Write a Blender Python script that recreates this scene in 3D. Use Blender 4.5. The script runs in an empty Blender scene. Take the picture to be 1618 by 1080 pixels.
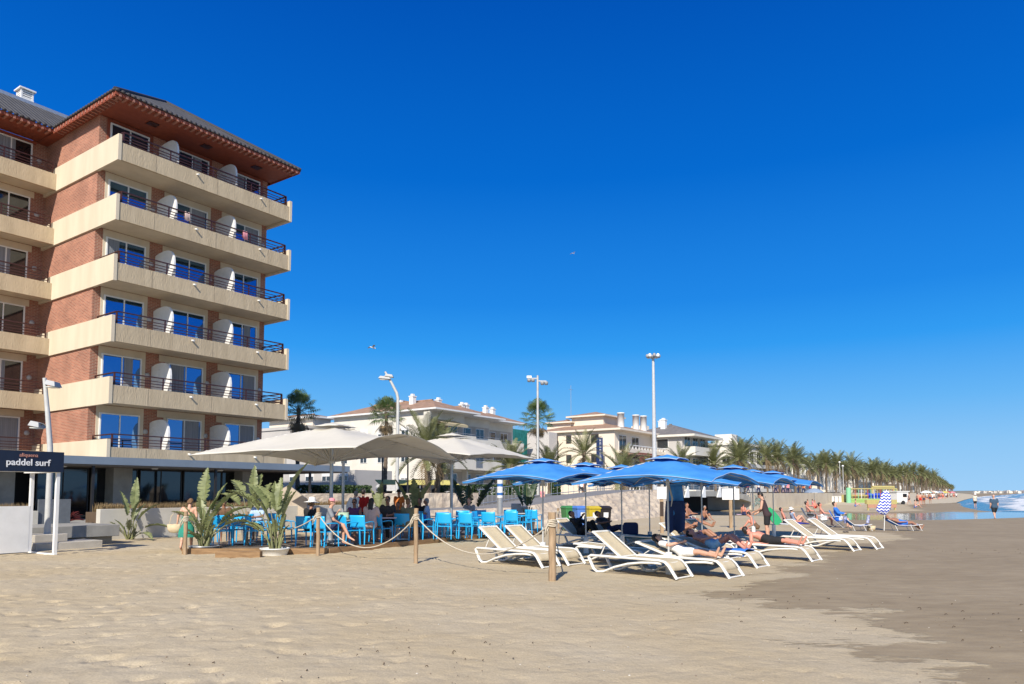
import bpy, math, random
from mathutils import Vector, Matrix, noise
R=math.radians; PI=math.pi; sin=math.sin; cos=math.cos
S=bpy.context.scene; COL=S.collection
random.seed(7)
# ---------------------------------------------------------------- camera
F=1159.7; TH=R(4.0); PP=697.0; CZ=1.75
cd=bpy.data.cameras.new('camera'); cam=bpy.data.objects.new('camera',cd); COL.objects.link(cam)
cam.location=(0,0,CZ); cam.rotation_euler=(R(90)+TH,0,0)
cd.sensor_width=36; cd.lens=36*F/1618; cd.shift_y=(PP-540)/1618; cd.clip_start=.1; cd.clip_end=9000
S.camera=cam
# ---------------------------------------------------------------- light
SAZ=192; SEL=38
w=bpy.data.worlds.new('World'); S.world=w; w.use_nodes=True
nt=w.node_tree; bg=nt.nodes['Background']
sky=nt.nodes.new('ShaderNodeTexSky'); sky.sky_type='NISHITA'; sky.sun_disc=False
sky.sun_elevation=R(SEL); sky.sun_rotation=R(SAZ); sky.altitude=0; sky.air_density=1.0; sky.dust_density=.25; sky.ozone_density=4.0
tcw=nt.nodes.new('ShaderNodeTexCoord'); spw=nt.nodes.new('ShaderNodeSeparateXYZ'); nt.links.new(tcw.outputs['Generated'],spw.inputs[0])
rp=nt.nodes.new('ShaderNodeValToRGB'); nt.links.new(spw.outputs[2],rp.inputs[0]); el=rp.color_ramp.elements
SKY=[(0,(.37,.66,.98)),(.06,(.275,.59,.96)),(.115,(.145,.49,.96)),(.19,(.035,.35,.93)),(.25,(.016,.26,.84)),(.40,(.002,.152,.66)),(.58,(.0005,.09,.49)),(1,(.001,.05,.32))]
el[0].position=0; el[1].position=1; el[0].color=(*SKY[0][1],1); el[1].color=(*SKY[-1][1],1)
for p_,c_ in SKY[1:-1]:
    e_=el.new(p_); e_.color=(*c_,1)
rs=nt.nodes.new('ShaderNodeVectorMath'); rs.operation='SCALE'; rs.inputs['Scale'].default_value=6.6; nt.links.new(rp.outputs[0],rs.inputs[0])
dpw=nt.nodes.new('ShaderNodeVectorMath'); dpw.operation='DOT_PRODUCT'; nt.links.new(tcw.outputs['Generated'],dpw.inputs[0]); dpw.inputs[1].default_value=(sin(R(SAZ))*cos(R(SEL)),cos(R(SAZ))*cos(R(SEL)),sin(R(SEL)))
mrw=nt.nodes.new('ShaderNodeMapRange'); mrw.inputs[1].default_value=.05; mrw.inputs[2].default_value=.6; mrw.inputs[3].default_value=1.0; mrw.inputs[4].default_value=.5; nt.links.new(dpw.outputs['Value'],mrw.inputs[0])   # paler, whiter air round the sun, behind the camera
mxw=nt.nodes.new('ShaderNodeMixRGB'); nt.links.new(mrw.outputs[0],mxw.inputs[0]); nt.links.new(sky.outputs[0],mxw.inputs[1]); nt.links.new(rs.outputs[0],mxw.inputs[2])
nt.links.new(mxw.outputs[0],bg.inputs[0]); bg.inputs[1].default_value=.11
sd=bpy.data.lights.new('sun','SUN'); sd.energy=4.6; sd.angle=R(.5); sd.color=(1,.93,.82)
so=bpy.data.objects.new('sun',sd); COL.objects.link(so)
sdir=Vector((sin(R(SAZ))*cos(R(SEL)),cos(R(SAZ))*cos(R(SEL)),sin(R(SEL))))
so.rotation_euler=sdir.to_track_quat('Z','Y').to_euler(); so.location=(-20,-40,60)
S.view_settings.view_transform='Standard'; S.view_settings.look='None'; S.view_settings.exposure=.40; S.view_settings.gamma=1
S.render.engine='CYCLES'
# ---------------------------------------------------------------- placing
def G(px,py,z=0.0):                                  # ground point seen at a pixel of the 1618x1080 photo
    a=(px-809)/F; b=(PP-py)/F
    dx,dy,dz=a, cos(TH)-b*sin(TH), sin(TH)+b*cos(TH)
    t=(z-CZ)/dz
    return Vector((dx*t,dy*t,z))
def A(px,Y,z=0.0):                                   # point at a distance Y
    zc=Y*cos(TH)+(z-CZ)*sin(TH)
    return Vector(((px-809)/F*zc,Y,z))
def Zof(py,Y):
    b=(PP-py)/F; return CZ+Y*(sin(TH)+b*cos(TH))/(cos(TH)-b*sin(TH))
# ---------------------------------------------------------------- tagging
def tag(o,label=None,cat=None,group=None,kind=None):
    if label: o['label']=label
    if cat: o['category']=cat
    if group: o['group']=group
    if kind: o['kind']=kind
    return o
def empty(name,loc=(0,0,0),rz=0,label=None,cat=None,group=None,kind=None,parent=None):
    o=bpy.data.objects.new(name,None); COL.objects.link(o); o.location=loc; o.rotation_euler=(0,0,rz)
    o.empty_display_size=.2
    if parent: o.parent=parent
    return tag(o,label,cat,group,kind)
def kids(o): return [c for c in KIDS.get(o.name,[])]
KIDS={}
def setpar(o,p):
    o.parent=p; KIDS.setdefault(p.name,[]).append(o)
def copy_tree(o,parent=None):
    c=o.copy(); COL.objects.link(c)
    if parent: setpar(c,parent)
    for k in kids(o): copy_tree(k,c)
    return c
def put(o,loc,rz=0,sc=1,label=None,cat=None,group=None):
    o.location=loc; o.rotation_euler=(0,0,rz); o.scale=(sc,sc,sc) if not hasattr(sc,'__len__') else sc
    return tag(o,label,cat,group)
# ---------------------------------------------------------------- mesh builder
class MB:
    def __init__(s): s.v=[];s.f=[];s.sm=[];s.mi=[]
    def add(s,vs,fs,sm=False,mi=0,M=None):
        b=len(s.v)
        if M is not None: vs=[M@Vector(p) for p in vs]
        s.v+= [tuple(p) for p in vs]
        for f in fs: s.f.append(tuple(i+b for i in f)); s.sm.append(sm); s.mi.append(mi)
        return s
    def box(s,x0,x1,y0,y1,z0,z1,mi=0,M=None):
        return s.add([(x0,y0,z0),(x1,y0,z0),(x1,y1,z0),(x0,y1,z0),(x0,y0,z1),(x1,y0,z1),(x1,y1,z1),(x0,y1,z1)],
            [(3,2,1,0),(4,5,6,7),(0,1,5,4),(1,2,6,5),(2,3,7,6),(3,0,4,7)],mi=mi,M=M)
    def bar(s,a,b,w,h=None,mi=0):                     # rectangular bar between two points
        a=Vector(a);b=Vector(b);h=h or w;d=(b-a).normalized()
        up=Vector((0,0,1)) if abs(d.z)<.95 else Vector((0,1,0))
        x=d.cross(up).normalized();y=x.cross(d)
        vs=[p+x*(i*w/2)+y*(j*h/2) for p in (a,b) for i,j in ((-1,-1),(1,-1),(1,1),(-1,1))]
        return s.add(vs,[(3,2,1,0),(4,5,6,7),(0,1,5,4),(1,2,6,5),(2,3,7,6),(3,0,4,7)],mi=mi)
    def tube(s,pts,rad,n=8,mi=0,cap=True,flat=1.0,sm=True):
        pts=[Vector(p) for p in pts]
        if not hasattr(rad,'__len__'): rad=[rad]*len(pts)
        vs=[];fs=[];px=None
        for i,p in enumerate(pts):
            d=((pts[min(i+1,len(pts)-1)]-pts[max(i-1,0)])).normalized()
            if px is None:
                up=Vector((0,0,1)) if abs(d.z)<.9 else Vector((0,1,0)); x=d.cross(up).normalized()
            else: x=(px-d*px.dot(d)).normalized()
            px=x;y=d.cross(x)
            for k in range(n):
                a=2*PI*k/n; vs.append(p+x*cos(a)*rad[i]+y*sin(a)*rad[i]*flat)
        for i in range(len(pts)-1):
            for k in range(n):
                a=i*n+k;b=i*n+(k+1)%n; fs.append((a,b,b+n,a+n))
        s.add(vs,fs,sm,mi)
        if cap:
            m=len(pts)-1
            s.add([vs[k] for k in range(n)],[tuple(reversed(range(n)))],False,mi)
            s.add([vs[m*n+k] for k in range(n)],[tuple(range(n))],False,mi)
        return s
    def caps(s,a,b,ra,rb,n=12,mi=0):                  # tapered capsule
        a=Vector(a);b=Vector(b);d=b-a;L=d.length
        if L<1e-6: d=Vector((0,0,1));b=a+d*1e-3
        d=d.normalized(); pts=[];rad=[]
        for k in (-90,-60,-30): pts.append(a+d*ra*sin(R(k)));rad.append(max(.0005,ra*cos(R(k))))
        pts.append(a);rad.append(ra);pts.append(b);rad.append(rb)
        for k in (30,60,90): pts.append(b+d*rb*sin(R(k)));rad.append(max(.0005,rb*cos(R(k))))
        return s.tube(pts,rad,n,mi)
    def lathe(s,prof,n=20,c=(0,0,0),mi=0,sm=True):
        vs=[];fs=[]
        for r,z in prof:
            for k in range(n):
                a=2*PI*k/n; vs.append((c[0]+r*cos(a),c[1]+r*sin(a),c[2]+z))
        for i in range(len(prof)-1):
            for k in range(n):
                a=i*n+k;b=i*n+(k+1)%n; fs.append((a,b,b+n,a+n))
        return s.add(vs,fs,sm,mi)
    def ell(s,c,ax,ay,az,X=(1,0,0),Y=(0,1,0),Z=(0,0,1),n=12,m=8,mi=0):
        c=Vector(c);X=Vector(X);Y=Vector(Y);Z=Vector(Z);vs=[];fs=[]
        for i in range(m+1):
            t=-PI/2+PI*i/m
            for k in range(n):
                a=2*PI*k/n; vs.append(c+X*ax*cos(t)*cos(a)+Y*ay*cos(t)*sin(a)+Z*az*sin(t))
        for i in range(m):
            for k in range(n):
                a=i*n+k;b=i*n+(k+1)%n; fs.append((a,b,b+n,a+n))
        return s.add(vs,fs,True,mi)
    def prism(s,poly,z0,z1,mi=0,sm=False):            # poly counter-clockwise in xy
        n=len(poly);vs=[(x,y,z0) for x,y in poly]+[(x,y,z1) for x,y in poly]
        fs=[tuple(reversed(range(n))),tuple(range(n,2*n))]+[(i,(i+1)%n,(i+1)%n+n,i+n) for i in range(n)]
        return s.add(vs,fs,sm,mi)
    def quad(s,a,b,c,d,mi=0): return s.add([a,b,c,d],[(0,1,2,3)],mi=mi)
    def mesh(s,name,mats):
        me=bpy.data.meshes.new(name); me.from_pydata(s.v,[],s.f)
        me.polygons.foreach_set('use_smooth',s.sm); me.polygons.foreach_set('material_index',s.mi)
        for m in (mats if isinstance(mats,(list,tuple)) else [mats]): me.materials.append(m)
        me.update(); return me
    def build(s,name,mats,parent=None,loc=None,rz=0,bevel=0):
        o=bpy.data.objects.new(name,s.mesh(name,mats)); COL.objects.link(o)
        if parent: setpar(o,parent)
        if loc is not None: o.location=loc
        if rz: o.rotation_euler=(0,0,rz)
        if bevel:
            b=o.modifiers.new('b','BEVEL'); b.width=bevel; b.segments=2; b.limit_method='ANGLE'
        return o
def share(name,me,parent=None,loc=(0,0,0),rz=0,sc=None):
    o=bpy.data.objects.new(name,me); COL.objects.link(o)
    if parent: setpar(o,parent)
    o.location=loc; o.rotation_euler=(0,0,rz)
    if sc: o.scale=sc
    return o
# ---------------------------------------------------------------- materials
MATS={}
def nn(nt,t,**k):
    n=nt.nodes.new('ShaderNode'+t)
    for a,b in k.items(): setattr(n,a,b)
    return n
def mat(name,c,rough=.6,c2=None,scale=6,bump=0,bscale=None,metal=0,spec=.5,trans=0,stretch=None,detail=5,emit=0,sheen=0):
    if name in MATS: return MATS[name]
    m=bpy.data.materials.new(name); m.use_nodes=True; t=m.node_tree; L=t.links; b=t.nodes['Principled BSDF']
    tc=nn(t,'TexCoord'); mp=nn(t,'Mapping'); L.new(tc.outputs['Object'],mp.inputs[0])
    if stretch: mp.inputs['Scale'].default_value=stretch
    if c2 is None: c2=tuple(x*.82 for x in c)
    n=nn(t,'TexNoise'); n.inputs['Scale'].default_value=scale; n.inputs['Detail'].default_value=detail; n.inputs['Roughness'].default_value=.6
    L.new(mp.outputs[0],n.inputs['Vector'])
    cr=nn(t,'ValToRGB'); cr.color_ramp.elements[0].position=.34; cr.color_ramp.elements[1].position=.66
    cr.color_ramp.elements[0].color=(*c2,1); cr.color_ramp.elements[1].color=(*c,1)
    L.new(n.outputs[0],cr.inputs[0]); L.new(cr.outputs[0],b.inputs['Base Color'])
    b.inputs['Roughness'].default_value=rough; b.inputs['Metallic'].default_value=metal; b.inputs['Specular IOR Level'].default_value=spec
    if bump:
        n2=nn(t,'TexNoise'); n2.inputs['Scale'].default_value=bscale or scale*5; n2.inputs['Detail'].default_value=4
        L.new(mp.outputs[0],n2.inputs['Vector'])
        bp=nn(t,'Bump'); bp.inputs['Strength'].default_value=1; bp.inputs['Distance'].default_value=bump
        L.new(n2.outputs[0],bp.inputs['Height']); L.new(bp.outputs[0],b.inputs['Normal'])
    if trans:
        tr=nn(t,'BsdfTranslucent'); L.new(cr.outputs[0],tr.inputs['Color']); mx=nn(t,'MixShader'); mx.inputs[0].default_value=trans
        L.new(b.outputs[0],mx.inputs[1]); L.new(tr.outputs[0],mx.inputs[2]); L.new(mx.outputs[0],t.nodes['Material Output'].inputs[0])
    if emit:
        b.inputs['Emission Color'].default_value=(*c,1); b.inputs['Emission Strength'].default_value=emit
    MATS[name]=m; return m
def brick_mat(name,c1,c2,mortar,bw=.27,rh=.075):
    m=mat(name,c1,.85); t=m.node_tree; L=t.links; b=t.nodes['Principled BSDF']
    tc=nn(t,'TexCoord'); sp=nn(t,'SeparateXYZ'); L.new(tc.outputs['Object'],sp.inputs[0])
    ad=nn(t,'Math',operation='ADD'); L.new(sp.outputs[0],ad.inputs[0]); L.new(sp.outputs[1],ad.inputs[1])
    cb=nn(t,'CombineXYZ'); L.new(ad.outputs[0],cb.inputs[0]); L.new(sp.outputs[2],cb.inputs[1])
    br=nn(t,'TexBrick'); br.inputs['Scale'].default_value=1; br.inputs['Brick Width'].default_value=bw; br.inputs['Row Height'].default_value=rh
    br.inputs['Mortar Size'].default_value=.012; br.inputs['Color1'].default_value=(*c1,1); br.inputs['Color2'].default_value=(*c2,1); br.inputs['Mortar'].default_value=(*mortar,1)
    br.inputs['Bias'].default_value=-.1; L.new(cb.outputs[0],br.inputs['Vector'])
    n=nn(t,'TexNoise'); n.inputs['Scale'].default_value=.9; n.inputs['Detail'].default_value=6; L.new(tc.outputs['Object'],n.inputs['Vector'])
    cr=nn(t,'ValToRGB'); cr.color_ramp.elements[0].position=.3; cr.color_ramp.elements[1].position=.7
    cr.color_ramp.elements[0].color=(.80,.78,.78,1); cr.color_ramp.elements[1].color=(1.15,1.12,1.1,1); L.new(n.outputs[0],cr.inputs[0])
    mx=nn(t,'MixRGB',blend_type='MULTIPLY'); mx.inputs[0].default_value=1; L.new(br.outputs[0],mx.inputs[1]); L.new(cr.outputs[0],mx.inputs[2])
    L.new(mx.outputs[0],b.inputs['Base Color'])
    bp=nn(t,'Bump'); bp.inputs['Distance'].default_value=.012; bp.inputs['Strength'].default_value=.8; bp.invert=True
    L.new(br.outputs['Fac'],bp.inputs['Height']); L.new(bp.outputs[0],b.inputs['Normal'])
    return m
def tile_mat(name,c,c2,pitch=.28,axis=0,stag=True):
    m=mat(name,c,.75,c2,scale=1.6); t=m.node_tree; L=t.links; b=t.nodes['Principled BSDF']
    tc=nn(t,'TexCoord'); wv=nn(t,'TexWave'); wv.wave_type='BANDS'; wv.bands_direction='X' if axis==0 else 'Y'
    wv.inputs['Scale'].default_value=.314/pitch; wv.inputs['Distortion'].default_value=.3
    L.new(tc.outputs['Object'],wv.inputs['Vector'])
    w2=nn(t,'TexWave'); w2.wave_type='BANDS'; w2.bands_direction='Z'; w2.wave_profile='SAW'; w2.inputs['Scale'].default_value=.314/.16; L.new(tc.outputs['Object'],w2.inputs['Vector'])
    ad=nn(t,'Math',operation='ADD'); L.new(wv.outputs[1],ad.inputs[0]); L.new(w2.outputs[1],ad.inputs[1])
    bp=nn(t,'Bump'); bp.inputs['Distance'].default_value=.05; bp.inputs['Strength'].default_value=.9
    L.new(ad.outputs[0],bp.inputs['Height']); L.new(bp.outputs[0],b.inputs['Normal'])
    return m
def glass_mat(name,dark,refl,fac=.55,rough=.02):
    if name in MATS: return MATS[name]
    m=mat(name,dark,rough,tuple(x*.8 for x in dark),scale=.7); t=m.node_tree; L=t.links; b=t.nodes['Principled BSDF']
    gl=nn(t,'BsdfGlossy'); gl.inputs['Color'].default_value=(*refl,1); gl.inputs['Roughness'].default_value=rough
    n=nn(t,'TexNoise'); n.inputs['Scale'].default_value=.8; tc=nn(t,'TexCoord'); L.new(tc.outputs['Object'],n.inputs['Vector'])
    bp=nn(t,'Bump'); bp.inputs['Distance'].default_value=.004; L.new(n.outputs[0],bp.inputs['Height']); L.new(bp.outputs[0],gl.inputs['Normal'])
    mx=nn(t,'MixShader'); mx.inputs[0].default_value=fac; L.new(b.outputs[0],mx.inputs[1]); L.new(gl.outputs[0],mx.inputs[2])
    L.new(mx.outputs[0],t.nodes['Material Output'].inputs[0]); return m
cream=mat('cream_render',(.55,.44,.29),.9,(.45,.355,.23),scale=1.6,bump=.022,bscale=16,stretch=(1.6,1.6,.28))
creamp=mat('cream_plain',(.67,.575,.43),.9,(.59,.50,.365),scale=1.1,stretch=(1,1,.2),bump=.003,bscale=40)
brick=brick_mat('red_brick',(.42,.155,.092),(.27,.09,.056),(.48,.34,.25))
redwood=mat('red_eave_paint',(.30,.072,.034),.7,(.24,.055,.027),scale=3)
dentm=mat('rafter_paint',(.36,.155,.11),.8)
slate=tile_mat('dark_roof_tile',(.095,.092,.090),(.06,.058,.057))
railm=mat('brown_rail_paint',(.065,.022,.018),.4,(.045,.015,.013))
white=mat('white_paint',(.80,.79,.76),.45,(.74,.73,.70),scale=3)
whitep=mat('white_plaster',(.72,.68,.60),.9,(.62,.58,.50),scale=.6,bump=.004,bscale=20)
whitep2=mat('warm_plaster',(.76,.67,.55),.9,(.70,.61,.49),scale=.5,bump=.004,bscale=20)
greyp=mat('grey_plaster',(.50,.47,.44),.9,(.44,.42,.39),scale=.6)
terra=tile_mat('terracotta_tile',(.38,.24,.16),(.26,.16,.105),pitch=.3)
greytile=tile_mat('grey_roof_tile',(.20,.185,.175),(.14,.13,.125),pitch=.3)
bglass=glass_mat('blue_window_glass',(.012,.02,.035),(.13,.31,.62),.66)
dglass=glass_mat('dark_window_glass',(.012,.014,.017),(.5,.55,.6),.05,.05)
curtm=mat('curtain_cloth',(.30,.31,.33),.95,(.18,.19,.21),scale=9,stretch=(3,3,.05))
conc=mat('pale_concrete',(.50,.46,.39),.9,(.40,.365,.31),scale=2.2,bump=.006,bscale=30)
concd=mat('grey_concrete',(.34,.325,.29),.9,(.26,.25,.225),scale=2.2,bump=.006,bscale=30)
canopym=mat('grey_blue_metal',(.20,.25,.31),.45,(.175,.22,.275),scale=1)
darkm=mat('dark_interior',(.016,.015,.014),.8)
galv=mat('galvanised_steel',(.50,.51,.52),.38,(.42,.43,.44),scale=8,metal=.55)
polew=mat('pale_grey_pole_paint',(.52,.52,.50),.5,(.44,.44,.42),scale=4)
blackm=mat('black_metal',(.025,.025,.027),.45)
wood=mat('weathered_wood',(.44,.31,.19),.85,(.26,.175,.10),scale=5,bump=.006,bscale=30,stretch=(3,3,.5))
board=mat('deck_board_wood',(.33,.20,.095),.8,(.19,.11,.05),scale=4,bump=.006,bscale=18,stretch=(.6,.6,4))
decktop=mat('grey_deck_wood',(.20,.15,.11),.8,(.13,.10,.075),scale=3,stretch=(6,.6,1))
ropem=mat('pale_rope',(.60,.53,.42),.9,(.46,.40,.30),scale=60,bump=.004,bscale=120)
canvas=mat('ecru_canvas',(.76,.725,.64),.85,(.70,.665,.58),scale=1.2,trans=.28,bump=.004,bscale=5)
bluec=mat('blue_canvas',(.07,.32,.74),.8,(.035,.235,.63),scale=1.3,trans=.14,bump=.004,bscale=6)
bluetrim=mat('white_trim_tape',(.42,.52,.68),.7)
chairm=mat('turquoise_plastic',(.02,.42,.80),.35,(.02,.38,.74),scale=2)
loungem=mat('white_resin',(.80,.785,.73),.35,(.72,.70,.64),scale=5)
sling=mat('beige_sling',(.56,.47,.32),.85,(.50,.42,.285),scale=14,bump=.002,bscale=180)
leafm=mat('palm_leaf',(.25,.26,.105),.5,(.145,.155,.06),scale=1.2,trans=.22)
leafdry=mat('dry_palm_leaf',(.30,.22,.12),.7,(.19,.135,.075),scale=1.4,trans=.15)
leafg=mat('fan_palm_leaf',(.17,.24,.07),.5,(.10,.145,.045),scale=1.4,trans=.2)
trunkm=mat('palm_trunk_bark',(.21,.16,.11),.95,(.10,.075,.055),scale=6,bump=.05,bscale=9,stretch=(1,1,3))
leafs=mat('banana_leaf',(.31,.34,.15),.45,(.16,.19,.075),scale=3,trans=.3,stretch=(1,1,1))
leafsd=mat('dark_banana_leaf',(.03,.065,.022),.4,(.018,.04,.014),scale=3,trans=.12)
stalkm=mat('leaf_stalk',(.22,.24,.10),.5,(.16,.15,.07),scale=6)
hedgem=mat('hedge_leaf',(.055,.105,.025),.6,(.025,.05,.012),scale=1.1,trans=.15)
grassm=mat('tan_ornamental_grass',(.36,.26,.13),.8,(.22,.15,.07),scale=4,trans=.2)
stone=mat('pale_rubble_stone',(.52,.44,.34),.95,(.38,.31,.24),scale=1.2,bump=.02,bscale=5)
pave=mat('grey_paving',(.28,.27,.255),.9,(.23,.22,.205),scale=.8)
skin=mat('fair_skin',(.62,.36,.25),.5,(.55,.29,.19),scale=12)  # plain fair skin tone
skinr=mat('reddened_skin',(.62,.27,.19),.5,(.56,.235,.16),scale=9)
skint=mat('tanned_skin',(.36,.17,.10),.5,(.31,.145,.085),scale=12)
hairb=mat('dark_brown_hair',(.022,.014,.010),.5,(.012,.008,.006),scale=40,bump=.006,bscale=90)
hairg=mat('grey_hair',(.30,.28,.26),.6,(.2,.19,.18),scale=40)
hairf=mat('fair_brown_hair',(.20,.11,.05),.6,(.12,.065,.03),scale=40)
lipm=mat('lip_tone',(.34,.10,.08),.5)
def cloth(name,c,c2=None,sc=9): return mat(name,c,.9,c2,scale=sc,bump=.003,bscale=25)
# ================================================================ SETTING
def sdist(x,y,poly):                                  # signed distance, negative inside
    ins=False;d=1e9;n=len(poly)
    for i in range(n):
        x0,y0=poly[i];x1,y1=poly[(i+1)%n]
        if (y0>y)!=(y1>y) and x<(x1-x0)*(y-y0)/(y1-y0)+x0: ins=not ins
        dx,dy=x1-x0,y1-y0;t=max(0,min(1,((x-x0)*dx+(y-y0)*dy)/(dx*dx+dy*dy+1e-9)))
        d=min(d,(x-x0-t*dx)**2+(y-y0-t*dy)**2)
    d=math.sqrt(d); return -d if ins else d
def gp2(l): return [tuple(G(a,b)[:2]) for a,b in l]
WET=gp2([(1165,925),(1118,942),(1190,948),(1230,956),(1320,969),(1400,966),(1398,984),(1440,1000),(1330,1021),(1350,1034),(1410,1046),(1472,1048),(1500,1090),(1560,1250)])+[(40,4),(46,30),(38,54)]+gp2([(1440,820),(1250,818),(1280,834),(1400,842),(1440,851),(1330,862),(1290,884),(1250,905)])
LAG=[(12,60),(19.5,58),(21,50.5),(24,48.5),(28,49.5),(33,52),(39,55.5),(45,58),(46,68),(43,71),(36,65),(30,66),(24,70),(17,76),(10,74)]
SHORE=[(60,-80),(50,10),(45,45),(41.5,57),(49.5,77),(60,97),(205,338),(480,790),(900,1500),(3000,5200),(6000,5200),(6000,-80)]
def zground(x,y,fine=True):
    z=0.0
    if 8<x<50 and 44<y<82:
        d=sdist(x,y,LAG); z-=.22*max(0,min(1,.5-d/3.0))
        z-=.0
    if x>30 or y>60:
        d=sdist(x,y,SHORE)
        if d<2: z-=min(1.5,.12*(2-d))*.6
    return z
def axis(segs):
    out=[];a=segs[0][0]
    for a,b,st in segs:
        n=max(1,round((b-a)/st)); out+=[a+(b-a)*i/n for i in range(n)]
    out.append(segs[-1][1]); return out
xs=axis([(-900,-200,70),(-200,-60,10),(-60,-16,2),(-16,-11,.2),(-11,-2,.065),(-2,14,.09),(14,20,.3),(20,64,.8),(64,120,4),(120,300,12),(300,1200,60),(1200,5000,400)])
ys=axis([(-30,5,5),(5,6.5,.3),(6.5,13,.065),(13,24,.12),(24,44,.6),(44,84,.8),(84,130,3),(130,400,12),(400,1200,50),(1200,5000,300)])
vs=[];wetv=[];nx=len(xs)
for y in ys:
    for x in xs:
        z=zground(x,y)
        near=max(0,min(1,(28-y)/4,(x+16)/2,(19-x)/2,(y-5)/1))
        wd=sdist(x,y,WET) if (x>-2 and y<70) else 9.0
        if y<80 and x>6:
            dl=sdist(x,y,LAG)-(1.0 if y<60 else 2.5)
            wd=min(wd,dl)
        if x>25 or y>60: wd=min(wd,sdist(x,y,SHORE)-5-.02*y)
        if near>0:
            dry=max(.12,min(1,wd/1.2+.3)); lf=max(.35,min(1,(3-x)/7))
            n1=noise.noise((x*1.9,y*2.1,0)); n2=noise.noise((x*4.6+9,y*5.0,3)); n3=noise.noise((x*.5,y*.6,7))
            vd=noise.voronoi((x*3.0+n1*.5,y*3.3+n2*.5,0))[0][0]; v2=noise.voronoi((x*1.4+n1*.5,y*1.5,6))[0][0]; dent=-(.095*max(0,1-vd/.36)**1.1+.03*max(0,1-v2/.30)**1.2)*(1 if noise.noise((x*.9,y*.9,4))>-.15 else .3)
            z+=near*(dry*lf*(n1*.008+n2*.011+dent)+n3*.03*dry*0.8)
        vs.append((x,y,z)); wetv.append(wd)
fs=[(j*nx+i,j*nx+i+1,(j+1)*nx+i+1,(j+1)*nx+i) for j in range(len(ys)-1) for i in range(nx-1)]
def sandmat():
    m=mat('beach_sand',(.47,.395,.29),.95); t=m.node_tree; L=t.links; b=t.nodes['Principled BSDF']
    tc=nn(t,'TexCoord'); at=nn(t,'Attribute'); at.attribute_name='wet'
    def N(sc,det=6,r=.6,st=None):
        n=nn(t,'TexNoise'); n.inputs['Scale'].default_value=sc; n.inputs['Detail'].default_value=det; n.inputs['Roughness'].default_value=r
        if st:
            mp=nn(t,'Mapping'); mp.inputs['Scale'].default_value=st; L.new(tc.outputs['Object'],mp.inputs[0]); L.new(mp.outputs[0],n.inputs['Vector'])
        else: L.new(tc.outputs['Object'],n.inputs['Vector'])
        return n
    def ramp(i,p0,p1,c0,c1):
        r=nn(t,'ValToRGB'); r.color_ramp.elements[0].position=p0; r.color_ramp.elements[1].position=p1
        r.color_ramp.elements[0].color=(*c0,1); r.color_ramp.elements[1].color=(*c1,1); L.new(i,r.inputs[0]); return r
    def M(op,a,b_,c=None):
        n=nn(t,'Math',operation=op)
        for k,v in enumerate((a,b_)+((c,) if c is not None else ())):
            if isinstance(v,(int,float)): n.inputs[k].default_value=v
            else: L.new(v,n.inputs[k])
        return n.outputs[0]
    def mix(f,a,b_,bt='MIX'):
        n=nn(t,'MixRGB',blend_type=bt)
        for k,v in enumerate((f,a,b_)):
            if isinstance(v,(int,float)): n.inputs[k].default_value=v
            else: L.new(v,n.inputs[k])
        return n.outputs[0]
    big=N(.35,5); mid=N(2.2,6); fine=N(38,4,.7); str_=N(1.6,6,.65,(1,2.6,1))
    dry=ramp(mid.outputs[0],.3,.7,(.45,.365,.235),(.545,.45,.30))
    dry=mix(.55,dry.outputs[0],ramp(big.outputs[0],.38,.62,(.50,.395,.24),(.53,.45,.32)).outputs[0])
    dry=mix(.9,dry,ramp(fine.outputs[0],.35,.75,(.80,.80,.80),(1.12,1.12,1.12)).outputs[0],'MULTIPLY')
    wet=ramp(str_.outputs[0],.3,.7,(.225,.170,.098),(.34,.266,.162))
    wet=mix(.6,wet.outputs[0],ramp(big.outputs[0],.35,.65,(.82,.80,.76),(1.12,1.11,1.08)).outputs[0],'MULTIPLY'); wet=mix(.7,wet,ramp(fine.outputs[0],.3,.75,(.85,.85,.85),(1.1,1.1,1.1)).outputs[0],'MULTIPLY')
    # dark pebbles / weed specks
    sp=nn(t,'TexVoronoi'); sp.inputs['Scale'].default_value=1.7; L.new(tc.outputs['Object'],sp.inputs['Vector'])
    spk=ramp(sp.outputs['Distance'],.015,.035,(.0,.0,.0),(1,1,1))
    n1=N(.55,7,.62,(1,1.5,1)); off=M('MULTIPLY',M('SUBTRACT',n1.outputs[0],.5),3.6)
    n1b=N(3.2,6,.65,(.7,2.4,1)); off=M('ADD',off,M('MULTIPLY',M('SUBTRACT',n1b.outputs[0],.5),1.3))
    sd_=M('ADD',at.outputs['Fac'],off)
    f=nn(t,'MapRange'); f.inputs[1].default_value=.09; f.inputs[2].default_value=-.09; f.inputs[3].default_value=0; f.inputs[4].default_value=1; L.new(sd_,f.inputs[0])
    f2=nn(t,'MapRange'); f2.inputs[1].default_value=2.5; f2.inputs[2].default_value=-1; f2.inputs[3].default_value=0; f2.inputs[4].default_value=.16; L.new(sd_,f2.inputs[0])
    fac=M('MAXIMUM',M('MULTIPLY',f.outputs[0],.85),f2.outputs[0])
    c=mix(fac,dry,wet); c=mix(.55,c,spk.outputs[0],'MULTIPLY'); L.new(c,b.inputs['Base Color'])
    rg=nn(t,'MapRange'); rg.inputs[3].default_value=.95; rg.inputs[4].default_value=.7; L.new(f.outputs[0],rg.inputs[0]); L.new(rg.outputs[0],b.inputs['Roughness'])
    b.inputs['Specular IOR Level'].default_value=.2
    vo=nn(t,'TexVoronoi'); vo.feature='SMOOTH_F1'; vo.inputs['Scale'].default_value=2.6; vo.inputs['Smoothness'].default_value=.6
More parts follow.
